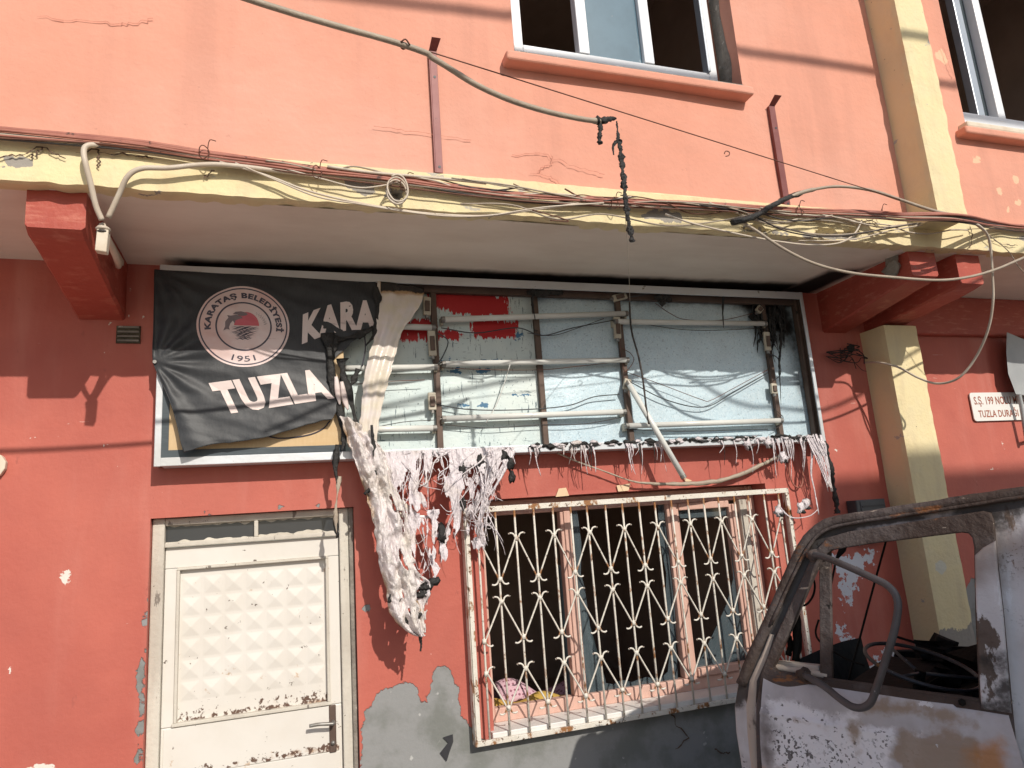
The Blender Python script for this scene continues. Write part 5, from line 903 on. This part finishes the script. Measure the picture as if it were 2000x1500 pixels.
more_c = [('slack_cable', [(0.788,-0.915,3.389),(1.042,-0.915,3.404),(1.276,-0.915,3.347),(1.529,-0.915,3.393),(1.875,-0.915,3.356),(2.19,-0.915,3.402),(2.426,-0.915,3.461)], 0.004, 'cable_grey', 'thin grey cable looping loosely below the slab edge near the charred strip'),
 ('slack_cable', [(1.88,-0.92,3.417),(2.027,-0.92,3.379),(2.242,-0.92,3.345),(2.498,-0.92,3.314),(2.767,-0.92,3.301),(2.984,-0.92,3.326),(3.107,-0.92,3.393),(3.176,-0.92,3.477)], 0.005, 'cable_cream', 'cream cable looping under the slab edge right of the charred strip'),
 ('slack_cable', [(2.381,-0.925,3.432),(2.607,-0.925,3.388),(2.845,-0.925,3.365),(3.139,-0.925,3.393),(3.457,-0.925,3.463),(3.831,-0.925,3.522)], 0.005, 'cable_grey', 'grey cable hanging across the broken slab edge'),
 ('slack_cable', [(2.444,-0.93,3.434),(2.633,-0.93,3.366),(2.909,-0.93,3.354),(3.211,-0.93,3.405),(3.574,-0.93,3.482)], 0.004, 'cable_black', 'thin black cable hanging across the broken slab edge'),
 ('slack_cable', [(2.701,-0.92,3.321),(3.061,-0.92,3.35),(3.377,-0.92,3.427),(3.751,-0.92,3.505)], 0.004, 'cable_cream', 'cream cable rising to the knot by the pilaster foot'),
 ('slack_cable', [(0.011,-0.915,3.49),(0.184,-0.915,3.453),(0.317,-0.915,3.43),(0.432,-0.915,3.451),(0.527,-0.915,3.485)], 0.0035, 'cable_cream', 'thin cream cable looping to the coil on the slab edge'),
 ('slack_cable', [(0.184,-0.92,3.517),(0.364,-0.92,3.507),(0.551,-0.92,3.507),(0.794,-0.92,3.507),(0.919,-0.92,3.503)], 0.007, 'cable_cream', 'cream cable lying on top of the slab edge left of the coil'),
 ('slack_cable', [(1.144,-0.92,3.383),(1.288,-0.92,3.353),(1.327,-0.92,3.337),(1.233,-0.92,3.336)], 0.003, 'wire_rust', 'frayed rusty wire end under the slab edge'),
 ('slack_cable', [(4.072,-0.915,3.517),(4.2,-0.915,3.434),(4.309,-0.915,3.355),(4.368,-0.915,3.256),(4.438,-0.915,3.192)], 0.003, 'cable_grey', 'thin grey wire hanging off the slab corner at right')]
for nm, q, r_, mt, lb in more_c: wire(nm, q, r_, mt, lb, 'cable')
random.seed(77)
TAN = [((0.507,-0.9,3.513),(1.693,-0.9,3.499)),((-0.075,-0.9,3.517),(0.554,-0.9,3.507)),((0.46,-0.9,3.513),(1.081,-0.9,3.503)),((1.324,-0.9,3.507),(1.994,-0.9,3.496)),((2.183,-0.9,3.501),(3.258,-0.9,3.486)),((2.892,-0.9,3.496),(4.017,-0.9,3.48)),((0.7,-0.9,3.512),(1.722,-0.9,3.498)),((1.635,-0.9,3.505),(2.543,-0.9,3.492)),((2.151,-0.9,3.501),(2.962,-0.9,3.489)),((0.799,-0.9,3.511),(2.543,-0.9,3.492)),((1.055,-0.9,3.509),(1.663,-0.9,3.499)),((1.994,-0.9,3.502),(3.072,-0.9,3.488)),((0.749,-0.9,3.511),(2.68,-0.9,3.491)),((2.477,-0.9,3.499),(3.647,-0.9,3.483))]
_tn = ('cream', 'grey', 'black', 'rusty', 'grey', 'cream', 'black', 'rusty', 'cream', 'grey', 'rusty', 'black', 'grey', 'cream')
_span = ('from the coil to the charred strip', 'over the banner end of the slab edge', 'under the bracket foot', 'beside the charred strip', 'across the broken slab edge', 'near the pilaster foot', 'from bracket foot to charred strip', 'from charred strip to arching cable', 'below the arching cable', 'along the slab edge over the light box', 'just left of the charred strip', 'around the arching cable', 'between both brackets', 'past the second bracket')
for i, (a_, b_) in enumerate(((780, 1230), (520, 800), (760, 1010), (1100, 1330), (1390, 1700), (1600, 1890), (860, 1240), (1210, 1500), (1380, 1620), (900, 1500), (1000, 1220), (1330, 1650), (880, 1540), (1480, 1800))):
    q0, q1 = [Vector(x_) for x_ in TAN[i]]; n_ = 7; pts = []; sg = random.uniform(0.0, 0.06); ph = random.random()*6
    for j in range(n_+1):
        t = j/n_; c = q0.lerp(q1, t); c.z += -sg*math.sin(math.pi*t)+0.022*math.sin(t*9+ph)*math.sin(math.pi*t); c.y -= random.uniform(0.0, 0.03); pts.append(c)
    wire('tangled_wire', pts, random.choice((0.0028, 0.0035, 0.0045)), {'cream': 'cable_cream', 'grey': 'cable_grey', 'black': 'cable_black', 'rusty': 'wire_rust'}[_tn[i]], 'thin %s wire tangled %s' % (_tn[i], _span[i]), 'wire', 'thin wires tangled on the slab edge', n=6)
wire('arched_cable', [(2.258,-0.96,3.38),(2.386,-0.96,3.419),(2.513,-0.96,3.491),(2.642,-0.96,3.553),(2.771,-0.98,3.597),(2.953,-1.0,3.628),(3.156,-1.03,3.609),(3.334,-1.06,3.549),(3.533,-1.075,3.495),(3.754,-1.08,3.465),(3.948,-1.02,3.461)], lambda t: 0.014 if t < 0.3 else (0.012 if t < 0.42 else 0.0085), 'cable_grey', 'grey cable arching up from the slab edge towards the pilaster', 'cable', jit=0.05)
wire('burnt_sleeve', [(2.25,-0.962,3.379),(2.384,-0.962,3.418),(2.512,-0.962,3.49),(2.64,-0.962,3.552),(2.736,-0.962,3.588)], lambda t: 0.017-0.003*t, 'char', 'black burnt sleeve on the lower end of the arching cable', 'cable', jit=0.2)
wire('swag_cable', [(2.325,-0.93,3.411),(2.414,-0.95,3.343),(2.537,-0.98,3.241),(2.705,-1.0,3.158),(2.938,-1.0,3.116),(3.221,-1.0,3.103),(3.558,-1.0,3.099),(3.802,-1.0,3.128),(4.057,-0.99,3.192),(4.332,-0.98,3.286),(4.768,-0.96,3.433),(5.138,-0.93,3.542)], lambda t: 0.008, 'cable_grey', 'long grey cable swagged under the slab in front of the paired corbel beams', 'cable', k=8)
wire('drop_cable', [(3.779,-1.08,3.441),(3.923,-1.05,3.432),(4.044,-1.0,3.371),(4.089,-0.94,3.167),(4.103,-0.9,3.018),(4.12,-0.82,2.863),(4.122,-0.7,2.714),(4.074,-0.6,2.611),(4.037,-0.48,2.601),(4.001,-0.38,2.661),(3.932,-0.3,2.753),(3.87,-0.22,2.804),(3.903,-0.06,2.844)], 0.0075, 'cable_cream', 'cream cable dropping in a loop from the slab corner to the yellow pillar', 'cable', k=8)
k = MB(); random.seed(51); _b = Vector((3.739,-0.03,2.898))
for i in range(18):
    a = _b+Vector((random.uniform(-.16, .12), random.uniform(-.03, 0), random.uniform(-.05, .09))); e = _b+Vector((random.uniform(-.05, .17), random.uniform(-.05, 0), random.uniform(-.12, .06)))
    k.tube([a, a.lerp(e, 0.5)+Vector((random.uniform(-.05, .05), -0.02, random.uniform(-.08, .03))), e], random.choice((0.002, 0.003, 0.004)), n=5)
k.blob(_b+Vector((0.07, -0.02, 0.05)), 0.03, 0.6, (1, 0.6, 1.2), 1, 2)
tag(k.build('burnt_wire_tangle', 'char', None), 'tangle of burnt wires on the red wall beside the yellow pillar', 'wires')
# cables high over the street: only their shadows reach the picture
def shadow_line(pts, t): return [Vector(q)+Vector((0.25, -1.0, 0.68))*t for q in pts]
wire('overhead_cable', shadow_line([(-0.553,-0.85,4.448),(0.252,-0.85,4.465),(1.117,-0.85,4.521),(2.58,-0.85,4.545),(3.725,-0.85,4.552),(5.403,-0.85,4.579)], 4.0), 0.028, 'cable_black', 'thick overhead cable strung across the street above the pink wall', 'cable')
wire('overhead_cable', shadow_line([(-0.148,0.0,2.314),(0.522,0.0,2.574),(2.11,0.0,2.81),(2.797,0.0,2.569),(3.073,0.0,2.53),(3.675,0.0,2.556),(5.078,0.0,3.141)], 3.2), 0.013, 'cable_black', 'overhead cable sagging in front of the light box', 'cable')

# ------------------------------------------------------------------ small things on the wall
pl = thing('enamel_plate', 'white plate with brown-red lettering on the red wall right of the pillar', 'sign', (0, 0, 0))
PX, PZ0, PZ1 = 4.887, 2.41, 2.624
v, f_ = fill_holes([(PX+0.02, PZ0), (PX+1.18, PZ0), (PX+1.2, PZ0+0.02), (PX+1.2, PZ1-0.02), (PX+1.18, PZ1), (PX+0.02, PZ1), (PX+0.006, PZ1-0.006), (PX, PZ1-0.02), (PX, PZ0+0.02), (PX+0.006, PZ0+0.006)], [], 0.006, 0.0015)
k = MB(); k.v = [(a, -0.012+c, b) for a, b, c in v]; k.f = f_; k.build('plate', 'sign_white', pl)
lt_ = lambda x0, x1, z0, z1: (lambda u, v: (x0+(x1-x0)*u, -0.0175, z0+(z1-z0)*v))
hh = PZ1-PZ0
text_mesh('S.Ş. 199 NOLU MÜN', lt_(PX+0.03, PX+0.56, PZ0+hh*0.50, PZ0+hh*0.92), 0.015).build('lettering', 'sign_red', pl)
text_mesh('TUZLA DURAĞI', lt_(PX+0.05, PX+0.46, PZ0+hh*0.12, PZ0+hh*0.46), 0.015).build('lettering', 'sign_red', pl)
text_mesh('İRTİB', lt_(PX+0.48, PX+0.66, PZ0+hh*0.12, PZ0+hh*0.42), 0.012).build('lettering', 'sign_black', pl)
gs = thing('bent_grey_sheet', 'curved grey metal sheet standing out from the wall beside the white plate', 'metal sheet', (0, 0, 0))
_g = [(5.294,-0.1,3.083),(5.239,-0.1,2.912),(5.214,-0.1,2.751),(5.248,-0.1,2.593),(5.554,-0.09,2.571),(5.777,-0.08,2.88),(5.766,-0.08,3.026),(5.472,-0.09,3.032)]
MB().prism(_g, (0.03, 0.02, 0)).build('sheet', 'grey_sheet', gs, bevel=0.003)
MB().tube([(5.301,-0.085,2.615),(5.312,-0.075,2.478),(5.312,-0.06,2.246)], 0.015, n=8).build('stem', 'grey_sheet', gs, smooth=True)
MB().tube([(5.318,-0.06,2.265),(5.378,-0.03,2.256),(5.442,0.01,2.251)], 0.012, n=8).build('wall_arm', 'grey_sheet', gs, smooth=True)
vt = thing('wall_vent', 'dirty square hole in red wall left of the black banner', 'vent', (0, 0, 0))
_a, _b2 = (-0.815,3.029), (-0.705,2.938)
MB().box(_a[0], _b2[0], -0.010, 0.0, _b2[1], _a[1]).build('recess', 'vent', vt)
for i in range(4): z = _b2[1]+0.012+i*(_a[1]-_b2[1]-0.02)/3; MB().box(_a[0]+0.006, _b2[0]-0.006, -0.016, -0.0105, z-0.004, z+0.004+0.003*random.random()).build('louvre', 'concrete', vt, bevel=0.002)
mb_ = thing('letter_box', 'small dark grey metal letter box on the red wall behind the burnt van', 'letter box', (0, 0, 0))
_m0 = (3.653,-0.09,1.814)
bx0, bx1, bz0, bz1 = 3.594, 3.837, 1.641, 1.895
MB().box(bx0, bx1, -0.09, 0.0, bz0, bz1).build('case', 'postbox', mb_, bevel=0.006); MB().box(bx0+0.03, bx1-0.008, -0.094, -0.0905, bz0+0.012, bz1-0.01).build('front', 'postbox', mb_, bevel=0.003)
MB().box(bx0+0.04, bx1-0.016, -0.097, -0.0945, bz1-0.05, bz1-0.038).build('slot', 'sign_black', mb_); MB().tube([((bx0+bx1)/2+0.01, -0.10, bz0+0.1), ((bx0+bx1)/2+0.01, -0.094, bz0+0.1)], 0.008, n=8, sm=False).build('lock', 'capmetal', mb_)
tag(MB().prism([(-1.285,-0.03,2.392),(-1.264,-0.03,2.38),(-1.246,-0.03,2.35),(-1.248,-0.03,2.319),(-1.266,-0.03,2.289),(-1.286,-0.03,2.285)], (0.0, 0.03, 0)).build('torn_paper', 'paper', None, bevel=0.004), 'brown and white paper scrap stuck on the red wall away from the door', 'paper')

# ------------------------------------------------------------------ burnt-out van
van = thing('burnt_van', 'burnt-out van with bare scorched body and empty door window, nose to the wall', 'van', (1.93,-1.756,0.0), R(120))
TAU = math.tan(R(10)); ZR = 1.261
def lean(z): return -(z-ZR)*TAU
def plate(nm, outer, holes_, th, mat, off=0.0, parent=None, bev=0.006, far=False, soot_f=None):
    v, f_ = fill_holes(outer, holes_, th, bev); k = MB()
    k.v = [(a, (-1.56-lean(b)-off-c) if far else lean(b)+off+c, b) for a, b, c in v]; k.f = f_
    if soot_f: k.at['sd_soot_shade'] = [soot_f(q) for q in k.v]
    return k.build(nm, mat, parent or van)
def two(pts): return [(q[0], q[2]) for q in pts]
doorO = two([(0.416,0.061,0.914),(0.411,0.034,1.067),(0.405,0.019,1.154),(0.376,-0.003,1.277),(0.292,-0.032,1.44),(0.199,-0.06,1.604),(0.138,-0.08,1.714),(0.086,-0.088,1.761),(0.014,-0.091,1.779),(-0.162,-0.095,1.798),(-0.34,-0.098,1.818),(-0.419,-0.1,1.827),(-0.435,-0.099,1.821),(-0.44,-0.095,1.798),(-0.432,-0.077,1.696),(-0.422,-0.043,1.507),(-0.406,-0.004,1.283),(-0.394,0.029,1.099),(-0.39,0.038,1.044)])
winH = two([(0.342,-0.006,1.298),(0.262,-0.031,1.439),(0.168,-0.062,1.615),(0.122,-0.076,1.695),(0.082,-0.082,1.726),(-0.054,-0.085,1.744),(-0.223,-0.088,1.76),(-0.349,-0.09,1.772),(-0.372,-0.089,1.768),(-0.383,-0.086,1.75),(-0.384,-0.08,1.717),(-0.357,-0.043,1.506),(-0.33,0.003,1.244),(-0.232,0.002,1.249),(0.0,0.0,1.26),(0.173,-0.001,1.268),(0.324,-0.003,1.28)])
sideF = two([(0.473,0.092,0.74),(0.484,0.057,0.937),(0.499,0.036,1.055),(0.5,0.021,1.144),(0.478,0.004,1.236),(0.409,-0.018,1.361),(0.327,-0.043,1.504),(0.244,-0.07,1.655),(0.187,-0.086,1.75),(0.139,-0.095,1.8),(0.073,-0.101,1.833),(-0.066,-0.104,1.849),(-0.236,-0.106,1.865),(-0.394,-0.109,1.882),(-0.539,-0.112,1.895)])
BZ = doorO[0][1]; rear_x = -2.3
zr = sideF[-1][1]
outer = [(0.30, 0.45), (sideF[0][0], sideF[0][1])] + sideF[1:] + [(rear_x, zr+0.03), (rear_x, 0.45)]
cx0 = doorO[-1][0]
doorhole = [(q[0], q[1]) for q in doorO] + [(doorO[-1][0], 0.52), (doorO[0][0], 0.52)]
def grow(pl_, d):
    cx = sum(q[0] for q in pl_)/len(pl_); cz = sum(q[1] for q in pl_)/len(pl_); return [(q[0]+d*(1 if q[0] > cx else -1), q[1]+d*(1 if q[1] > cz else -1)) for q in pl_]
sf = lambda q: max((q[2]-sideF[13][1]+0.10)*0.8, min(q[0]+0.02, q[2]-1.12)*0.8)
plate('cab_side', outer, [grow(doorhole, 0.006)], 0.05, 'burnt', -0.03, soot_f=sf)
# rusted roof rail, drip gutter and windscreen pillar over the side
rail = two([(0.473,0.004,1.237),(0.409,-0.018,1.361),(0.327,-0.043,1.504),(0.244,-0.07,1.655),(0.187,-0.086,1.75),(0.139,-0.095,1.8),(0.073,-0.101,1.833),(-0.066,-0.104,1.849),(-0.236,-0.106,1.865),(-0.394,-0.109,1.882),(-0.539,-0.112,1.895),(-0.7,-0.114,1.91)])
k = MB().tube([(a, lean(b)+0.004, b-0.012) for a, b in rail], 0.021, n=10, k=5, jit=0.06); k.build('roof_rail', 'rust', van, smooth=True)
rail2 = two([(0.331,-0.034,1.451),(0.237,-0.063,1.617),(0.169,-0.082,1.726),(0.122,-0.091,1.778),(0.057,-0.096,1.805),(-0.062,-0.099,1.822),(-0.233,-0.102,1.839),(-0.39,-0.105,1.855),(-0.536,-0.107,1.871),(-0.697,-0.111,1.89)])
k = MB().tube([(a, lean(b)+0.018, b) for a, b in rail2], 0.0065, n=8, k=5, jit=0.15); k.build('drip_gutter', 'rust', van, smooth=True)
# pale corner post at the front
k = MB(); fp = two([(0.353,-0.028,1.419),(0.405,-0.011,1.324),(0.453,0.004,1.239),(0.475,0.02,1.147),(0.476,0.036,1.058),(0.464,0.057,0.94),(0.454,0.074,0.841)]); bp_ = two([(0.324,-0.026,1.411),(0.361,-0.01,1.318),(0.403,0.003,1.243),(0.413,0.019,1.153),(0.415,0.034,1.066),(0.415,0.055,0.947),(0.414,0.073,0.848)])
for i in range(len(fp)): k.v += [(fp[i][0], lean(fp[i][1])-0.012, fp[i][1]), ((fp[i][0]+bp_[i][0])/2, lean(fp[i][1])+0.010, (fp[i][1]+bp_[i][1])/2), (bp_[i][0], lean(bp_[i][1])-0.002, bp_[i][1])]
for i in range(len(fp)-1):
    for j in range(2): a = i*3+j; k.f.append((a, a+1, a+4, a+3))
k.build('corner_post', 'pale_panel', van, smooth=True)
# front face with curved corner, empty windscreen, far side
k = MB(); fr = [(q[0], q[1]) for q in sideF[:4]]
prof_f = [(0.30, 0.45)]+fr
for (x, z) in prof_f:
    for j in range(13):
        t = j/12; bow = 0.10*math.sin(math.pi*t)**0.5; k.v.append((x+bow, lean(z)-0.02+(-1.54-2*lean(z))*t, z))
for i in range(len(prof_f)-1):
    for j in range(12): a = i*13+j; k.f.append((a, a+1, a+14, a+13))
k.build('front_panel', 'soot', van, smooth=True, solid=0.004)
far_o = [(0.30, 0.45), (sideF[0][0], sideF[0][1]), (0.33, 1.08), (-0.1, 1.11), (-0.5, 1.14), (-0.62, 1.2), (-0.75, 1.75), (-0.8, zr), (rear_x, zr+0.03), (rear_x, 0.45)]
plate('far_side', far_o, [], 0.04, 'soot', 0, far=True)
k = MB(); rp = [sideF[10], sideF[11], sideF[12], sideF[13], sideF[14], (rear_x, zr+0.03)]
for (x, z) in rp:
    for j in range(13): t = j/12; k.v.append((x, lean(z)-0.01+(-1.54-2*lean(z))*t, z-0.018+0.02*math.sin(math.pi*t)-0.03*t))
for i in range(len(rp)-1):
    for j in range(12): a = i*13+j; k.f.append((a, a+1, a+14, a+13))
k.build('roof', 'rust', van, smooth=True, solid=0.01)
MB().box(rear_x, 0.32, -1.5, -0.03, 0.44, 0.50).build('floor', 'soot', van); MB().box(rear_x-0.02, rear_x+0.02, -1.5, -0.06, 0.5, zr).build('rear_wall', 'soot', van)
MB().box(-0.74, -0.70, -1.48, -0.08, 0.5, 1.30).build('bulkhead', 'soot', van)
# door
dfr = plate('driver_door', doorO, [winH], 0.03, 'rust', 0.0, bev=0.006)
belt = two([(0.372,-0.002,1.27),(0.325,-0.001,1.269),(0.174,0.0,1.259),(0.001,0.002,1.251),(-0.231,0.004,1.241),(-0.332,0.004,1.237),(-0.396,0.005,1.234)])
fx = [([(0.377,-0.002,1.27),(0.405,0.019,1.154),(0.413,0.034,1.066),(0.413,0.055,0.948)])[i] for i in range(4)]
def dpt(u, v):
    i = u*(len(belt)-1); a = min(int(i), len(belt)-2); t = i-a; bx_ = belt[a][0]+(belt[a+1][0]-belt[a][0])*t; bz_ = belt[a][1]+(belt[a+1][1]-belt[a][1])*t
    z = bz_+(0.52-bz_)*v; d = (bz_-z)
    x = bx_+0.02*math.sin(min(1, d/0.25)*1.57)*(1-u)-0.045*u*min(1, d/0.3)
    bul = 0.020+0.012*math.sin(min(1.0, d/0.10)*1.57)+0.018*min(1, max(0, (d-0.11)/0.02))-0.010*(d > 0.125)+0.006*noise.noise(Vector((x*5, z*5, 2)))
    if d < 0.008: bul = 0.012
    return (x, lean(z)+bul, z)
k = MB().grid(dpt, 70, 90); k.at['sd_soot_shade'] = [max(0.035-abs(v_[0]-(fx[2][0]-0.04))*0.9-max(0, v_[2]-1.16)*0.6, -0.012-(belt[3][1]-v_[2])*0.3 if v_[0] < 0.1 else -0.1)+0.03*noise.noise(Vector((v_[0]*9, v_[2]*9, 1))) for v_ in k.v]
pw = multi_sd([two([(0.369,0.01,1.207),(0.179,0.009,1.212),(0.111,0.015,1.177),(0.011,0.017,1.164),(-0.067,0.021,1.142),(-0.047,0.051,0.974),(0.315,0.061,0.914),(0.38,0.037,1.053)]), two([(-0.095,0.026,1.115),(-0.158,0.022,1.139),(-0.13,0.041,1.031),(-0.084,0.042,1.024)])])
pb = multi_sd([two([(0.094,0.015,1.174),(0.018,0.016,1.173),(0.029,0.024,1.123),(0.05,0.037,1.05),(0.064,0.044,1.009),(0.079,0.03,1.093)]), two([(-0.092,0.018,1.158),(-0.201,0.014,1.181),(-0.323,0.021,1.145),(-0.311,0.043,1.018),(-0.109,0.049,0.984),(-0.034,0.035,1.062),(-0.063,0.026,1.111)]), two([(0.105,0.005,1.235),(-0.094,0.005,1.232),(-0.334,0.007,1.221),(-0.326,0.017,1.167),(-0.148,0.015,1.175),(0.026,0.015,1.175)]), two([(0.296,0.021,1.14),(0.185,0.021,1.144),(0.117,0.026,1.112),(0.188,0.026,1.111)])])
po = multi_sd([two([(-0.29,0.019,1.155),(-0.399,0.009,1.211),(-0.391,0.041,1.031),(-0.227,0.045,1.004)]), two([(0.405,0.049,0.982),(0.29,0.047,0.993),(0.277,0.06,0.92),(0.411,0.064,0.898)])])
k.at['sd_white'] = [pw(v_[0], v_[2]) for v_ in k.v]; k.at['sd_brown'] = [pb(v_[0], v_[2]) for v_ in k.v]; k.at['sd_orange'] = [po(v_[0], v_[2]) for v_ in k.v]
k.build('door_skin', 'burnt_door', dfr, smooth=True)
st = two([(-0.383,-0.075,1.689),(-0.406,-0.079,1.71),(-0.435,-0.082,1.726),(-0.429,-0.068,1.648),(-0.422,-0.043,1.507),(-0.406,-0.006,1.298),(-0.401,0.005,1.233),(-0.335,0.004,1.236),(-0.357,-0.038,1.474)])
plate('door_rear_stile', st, [], 0.008, 'burnt', 0.018, parent=dfr, soot_f=lambda q: 0.03-abs(q[2]-1.30)*0.35)
k = MB().tube([(a, lean(b)+0.012, b) for a, b in two([(0.151,-0.002,1.273),(-0.001,-0.001,1.266),(-0.159,0.001,1.258),(-0.329,0.002,1.252)])], 0.008, n=8, jit=0.1); k.build('window_channel', 'rust', dfr, smooth=True)
vp = [(0.134,-0.093,1.732),(0.091,-0.093,1.735),(0.13,-0.012,1.271),(0.172,-0.012,1.274)]
MB().prism(vp, (0, -0.02, 0)).build('vent_post', 'rust', dfr, bevel=0.003)
MB().tube([(0.371,-0.025,1.292),(0.253,-0.025,1.287),(0.147,-0.022,1.275)], 0.014, n=8).build('vent_sill', 'pale_panel', dfr, smooth=True)
MB().prism([(0.378,-0.038,1.308),(0.313,-0.039,1.312),(0.18,-0.038,1.308),(0.177,-0.03,1.263),(0.377,-0.032,1.272)], (0, -0.03, 0)).build('vent_plate', 'pale_panel', dfr, bevel=0.004)
MB().blob((-0.28,0.033,1.245), 0.012, 0.2, (1, 1, 1), 1, 1).build('lock_button', 'soot', dfr, smooth=True)
# mirror arm
MB().tube([(0.149,-0.059,1.706),(0.091,-0.017,1.699),(0.012,0.028,1.673),(-0.077,0.064,1.637),(-0.132,0.088,1.612),(-0.159,0.104,1.581),(-0.161,0.111,1.54),(-0.14,0.124,1.466),(-0.101,0.13,1.376),(-0.064,0.134,1.295),(-0.037,0.133,1.244),(-0.006,0.127,1.221),(0.031,0.118,1.218),(0.077,0.095,1.234),(0.136,0.06,1.261),(0.213,0.026,1.286)], 0.0125, n=12, k=5, jit=0.03).build('mirror_arm', 'steel_tube', van, smooth=True)
for q in [(0.145,-0.058,1.701),(0.215,0.021,1.284)]: MB().blob(q, 0.022, 0.4, (1.2, 0.8, 1.1), 2, q[0]).build('mirror_mount', 'rust', van, smooth=True)
# inside
MB().box(0.05, 0.36, -1.45, -0.09, 0.72, 1.09).build('dashboard', 'soot', van, bevel=0.05, seg=4)
sc_ = Vector((-0.068,-0.419,1.256)); ax = Vector((-0.30, 0.06, 0.95)).normalized(); e1 = ax.cross(Vector((0, 1, 0))).normalized(); e2 = ax.cross(e1)
sw = MB().tube([sc_+e1*0.195*math.cos(a)+e2*0.195*math.sin(a) for a in [i*6.2832/40 for i in range(41)]], 0.0075, n=8, sm=False).build('steering_wheel', 'steel_tube', van, smooth=True)
for a in (0.4, 2.5, 4.6): MB().tube([sc_-ax*0.03, sc_+e1*0.19*math.cos(a)+e2*0.19*math.sin(a)], 0.007, n=6, sm=False).build('spoke', 'steel_tube', sw, smooth=True)
MB().tube([sc_-ax*0.02, sc_-ax*0.45], 0.02, n=8, sm=False).build('steering_column', 'soot', van, smooth=True)
k = MB(); random.seed(61)
for i in range(26): k.blob((random.uniform(-0.62, -0.12), random.uniform(-1.35, -0.25), random.uniform(0.90, 1.20)), random.uniform(0.05, 0.12), 0.5, (1.4, 1.3, 0.6), 1, i)
for i in range(26): k.blob((-0.62+0.034*i*0.9, random.uniform(-1.48, -1.2), 1.08+0.03*math.sin(i*1.7)+random.uniform(-.03, .05)), random.uniform(0.03, 0.075), 0.8, (1.5, 1.0, 0.7), 2, i+40)
for i in range(24):
    a = Vector((random.uniform(-0.65, 0.0), random.uniform(-1.4, -0.2), random.uniform(0.95, 1.22))); k.tube([a, a+Vector((random.uniform(-.2, .2), random.uniform(-.2, .2), random.uniform(-.1, .1)))], 0.006, n=5)
tag(k.build('burnt_seat_wreckage', 'soot', van), kind='stuff')
for y0, y1 in ((-0.70, -0.16), (-1.40, -0.80)):
    MB().box(-0.62, -0.10, y0, y1, 0.50, 0.86).build('seat_base', 'soot', van, bevel=0.03); MB().box(-0.69, -0.60, y0, y1, 0.86, 1.29).build('seat_frame', 'soot', van, bevel=0.03)
MB().prism([(0.138,-0.384,1.739),(0.107,-0.386,1.748),(0.133,-0.376,1.692),(0.169,-0.37,1.66),(0.172,-0.372,1.668)], (0, -0.015, 0)).build('sun_visor_arm', 'soot', van)
for q in [[(-0.04,-0.388,1.758),(0.06,-0.363,1.507),(0.191,-0.335,1.175)],[(0.168,-0.371,1.664),(0.204,-0.35,1.547),(0.242,-0.333,1.447)],[(0.191,-0.117,1.641),(0.179,-0.118,1.593),(0.191,-0.11,1.546),(0.225,-0.104,1.513),(0.26,-0.097,1.525),(0.273,-0.099,1.536)],[(0.261,-0.329,1.427),(0.278,-0.321,1.377),(0.259,-0.314,1.339),(0.174,-0.305,1.288),(0.101,-0.301,1.265)]]:
    MB().tube(q, 0.0042, n=6).build('loose_wire', 'soot', van, smooth=True)
for q, r_ in [([(0.36,-0.071,1.326),(0.343,-0.094,1.4),(0.315,-0.116,1.465),(0.275,-0.118,1.476),(0.267,-0.11,1.429),(0.283,-0.088,1.309)],0.016),([(0.333,-0.127,1.414),(0.306,-0.119,1.369),(0.32,-0.111,1.322)],0.012),([(0.384,-0.055,1.289),(0.317,-0.088,1.421),(0.246,-0.11,1.545),(0.173,-0.12,1.66)],0.016)]:
    MB().tube(q, r_, n=7, jit=0.25).build('burnt_seal', 'soot', van, smooth=True)
MB().tube([(0.36, -0.12, 1.03), (0.33, -0.7, 1.055), (0.32, -1.45, 1.03)], 0.02, n=7, jit=0.3).build('dash_edge', 'rust', van, smooth=True)
for (x, y) in ((0.02, -0.14), (0.02, -1.42), (-1.75, -0.14), (-1.75, -1.42)):
    wl = MB().tube([(x, y-0.09, 0.27), (x, y-0.085, 0.27), (x, y+0.085, 0.27), (x, y+0.09, 0.27)], lambda t: 0.27 if 0.2 < t < 0.8 else 0.245, n=28, sm=False).build('wheel', 'tyre', van, smooth=False)
    MB().tube([(x, y+0.08, 0.27), (x, y+0.095, 0.27)], 0.16, n=20, sm=False).build('rim', 'rust', wl)

# ------------------------------------------------------------------ added house across the street, out of view, shaped to shade the van and the lower right wall
oh = thing('added_shade_house', 'added unseen house across the street, shading the burnt van', 'building', (0, -10, 0))
MB().box(2.75, 5.9, -6, 0, 0, 7.1).build('low_block', 'opposite', oh); MB().box(5.9, 9.4, -6, 0.01, 0, 8.85).build('tall_block', 'opposite', oh)
for x in (3.6, 5.0, 6.9, 8.4):
    for z in (1.0, 4.3):
        wn = MB().box(x-0.5, x+0.5, 0.012, 0.05, z, z+1.3).build('window', 'pvc', oh); MB().box(x-0.44, x+0.44, 0.052, 0.056, z+0.06, z+1.24).build('pane', 'glass_dark', wn)
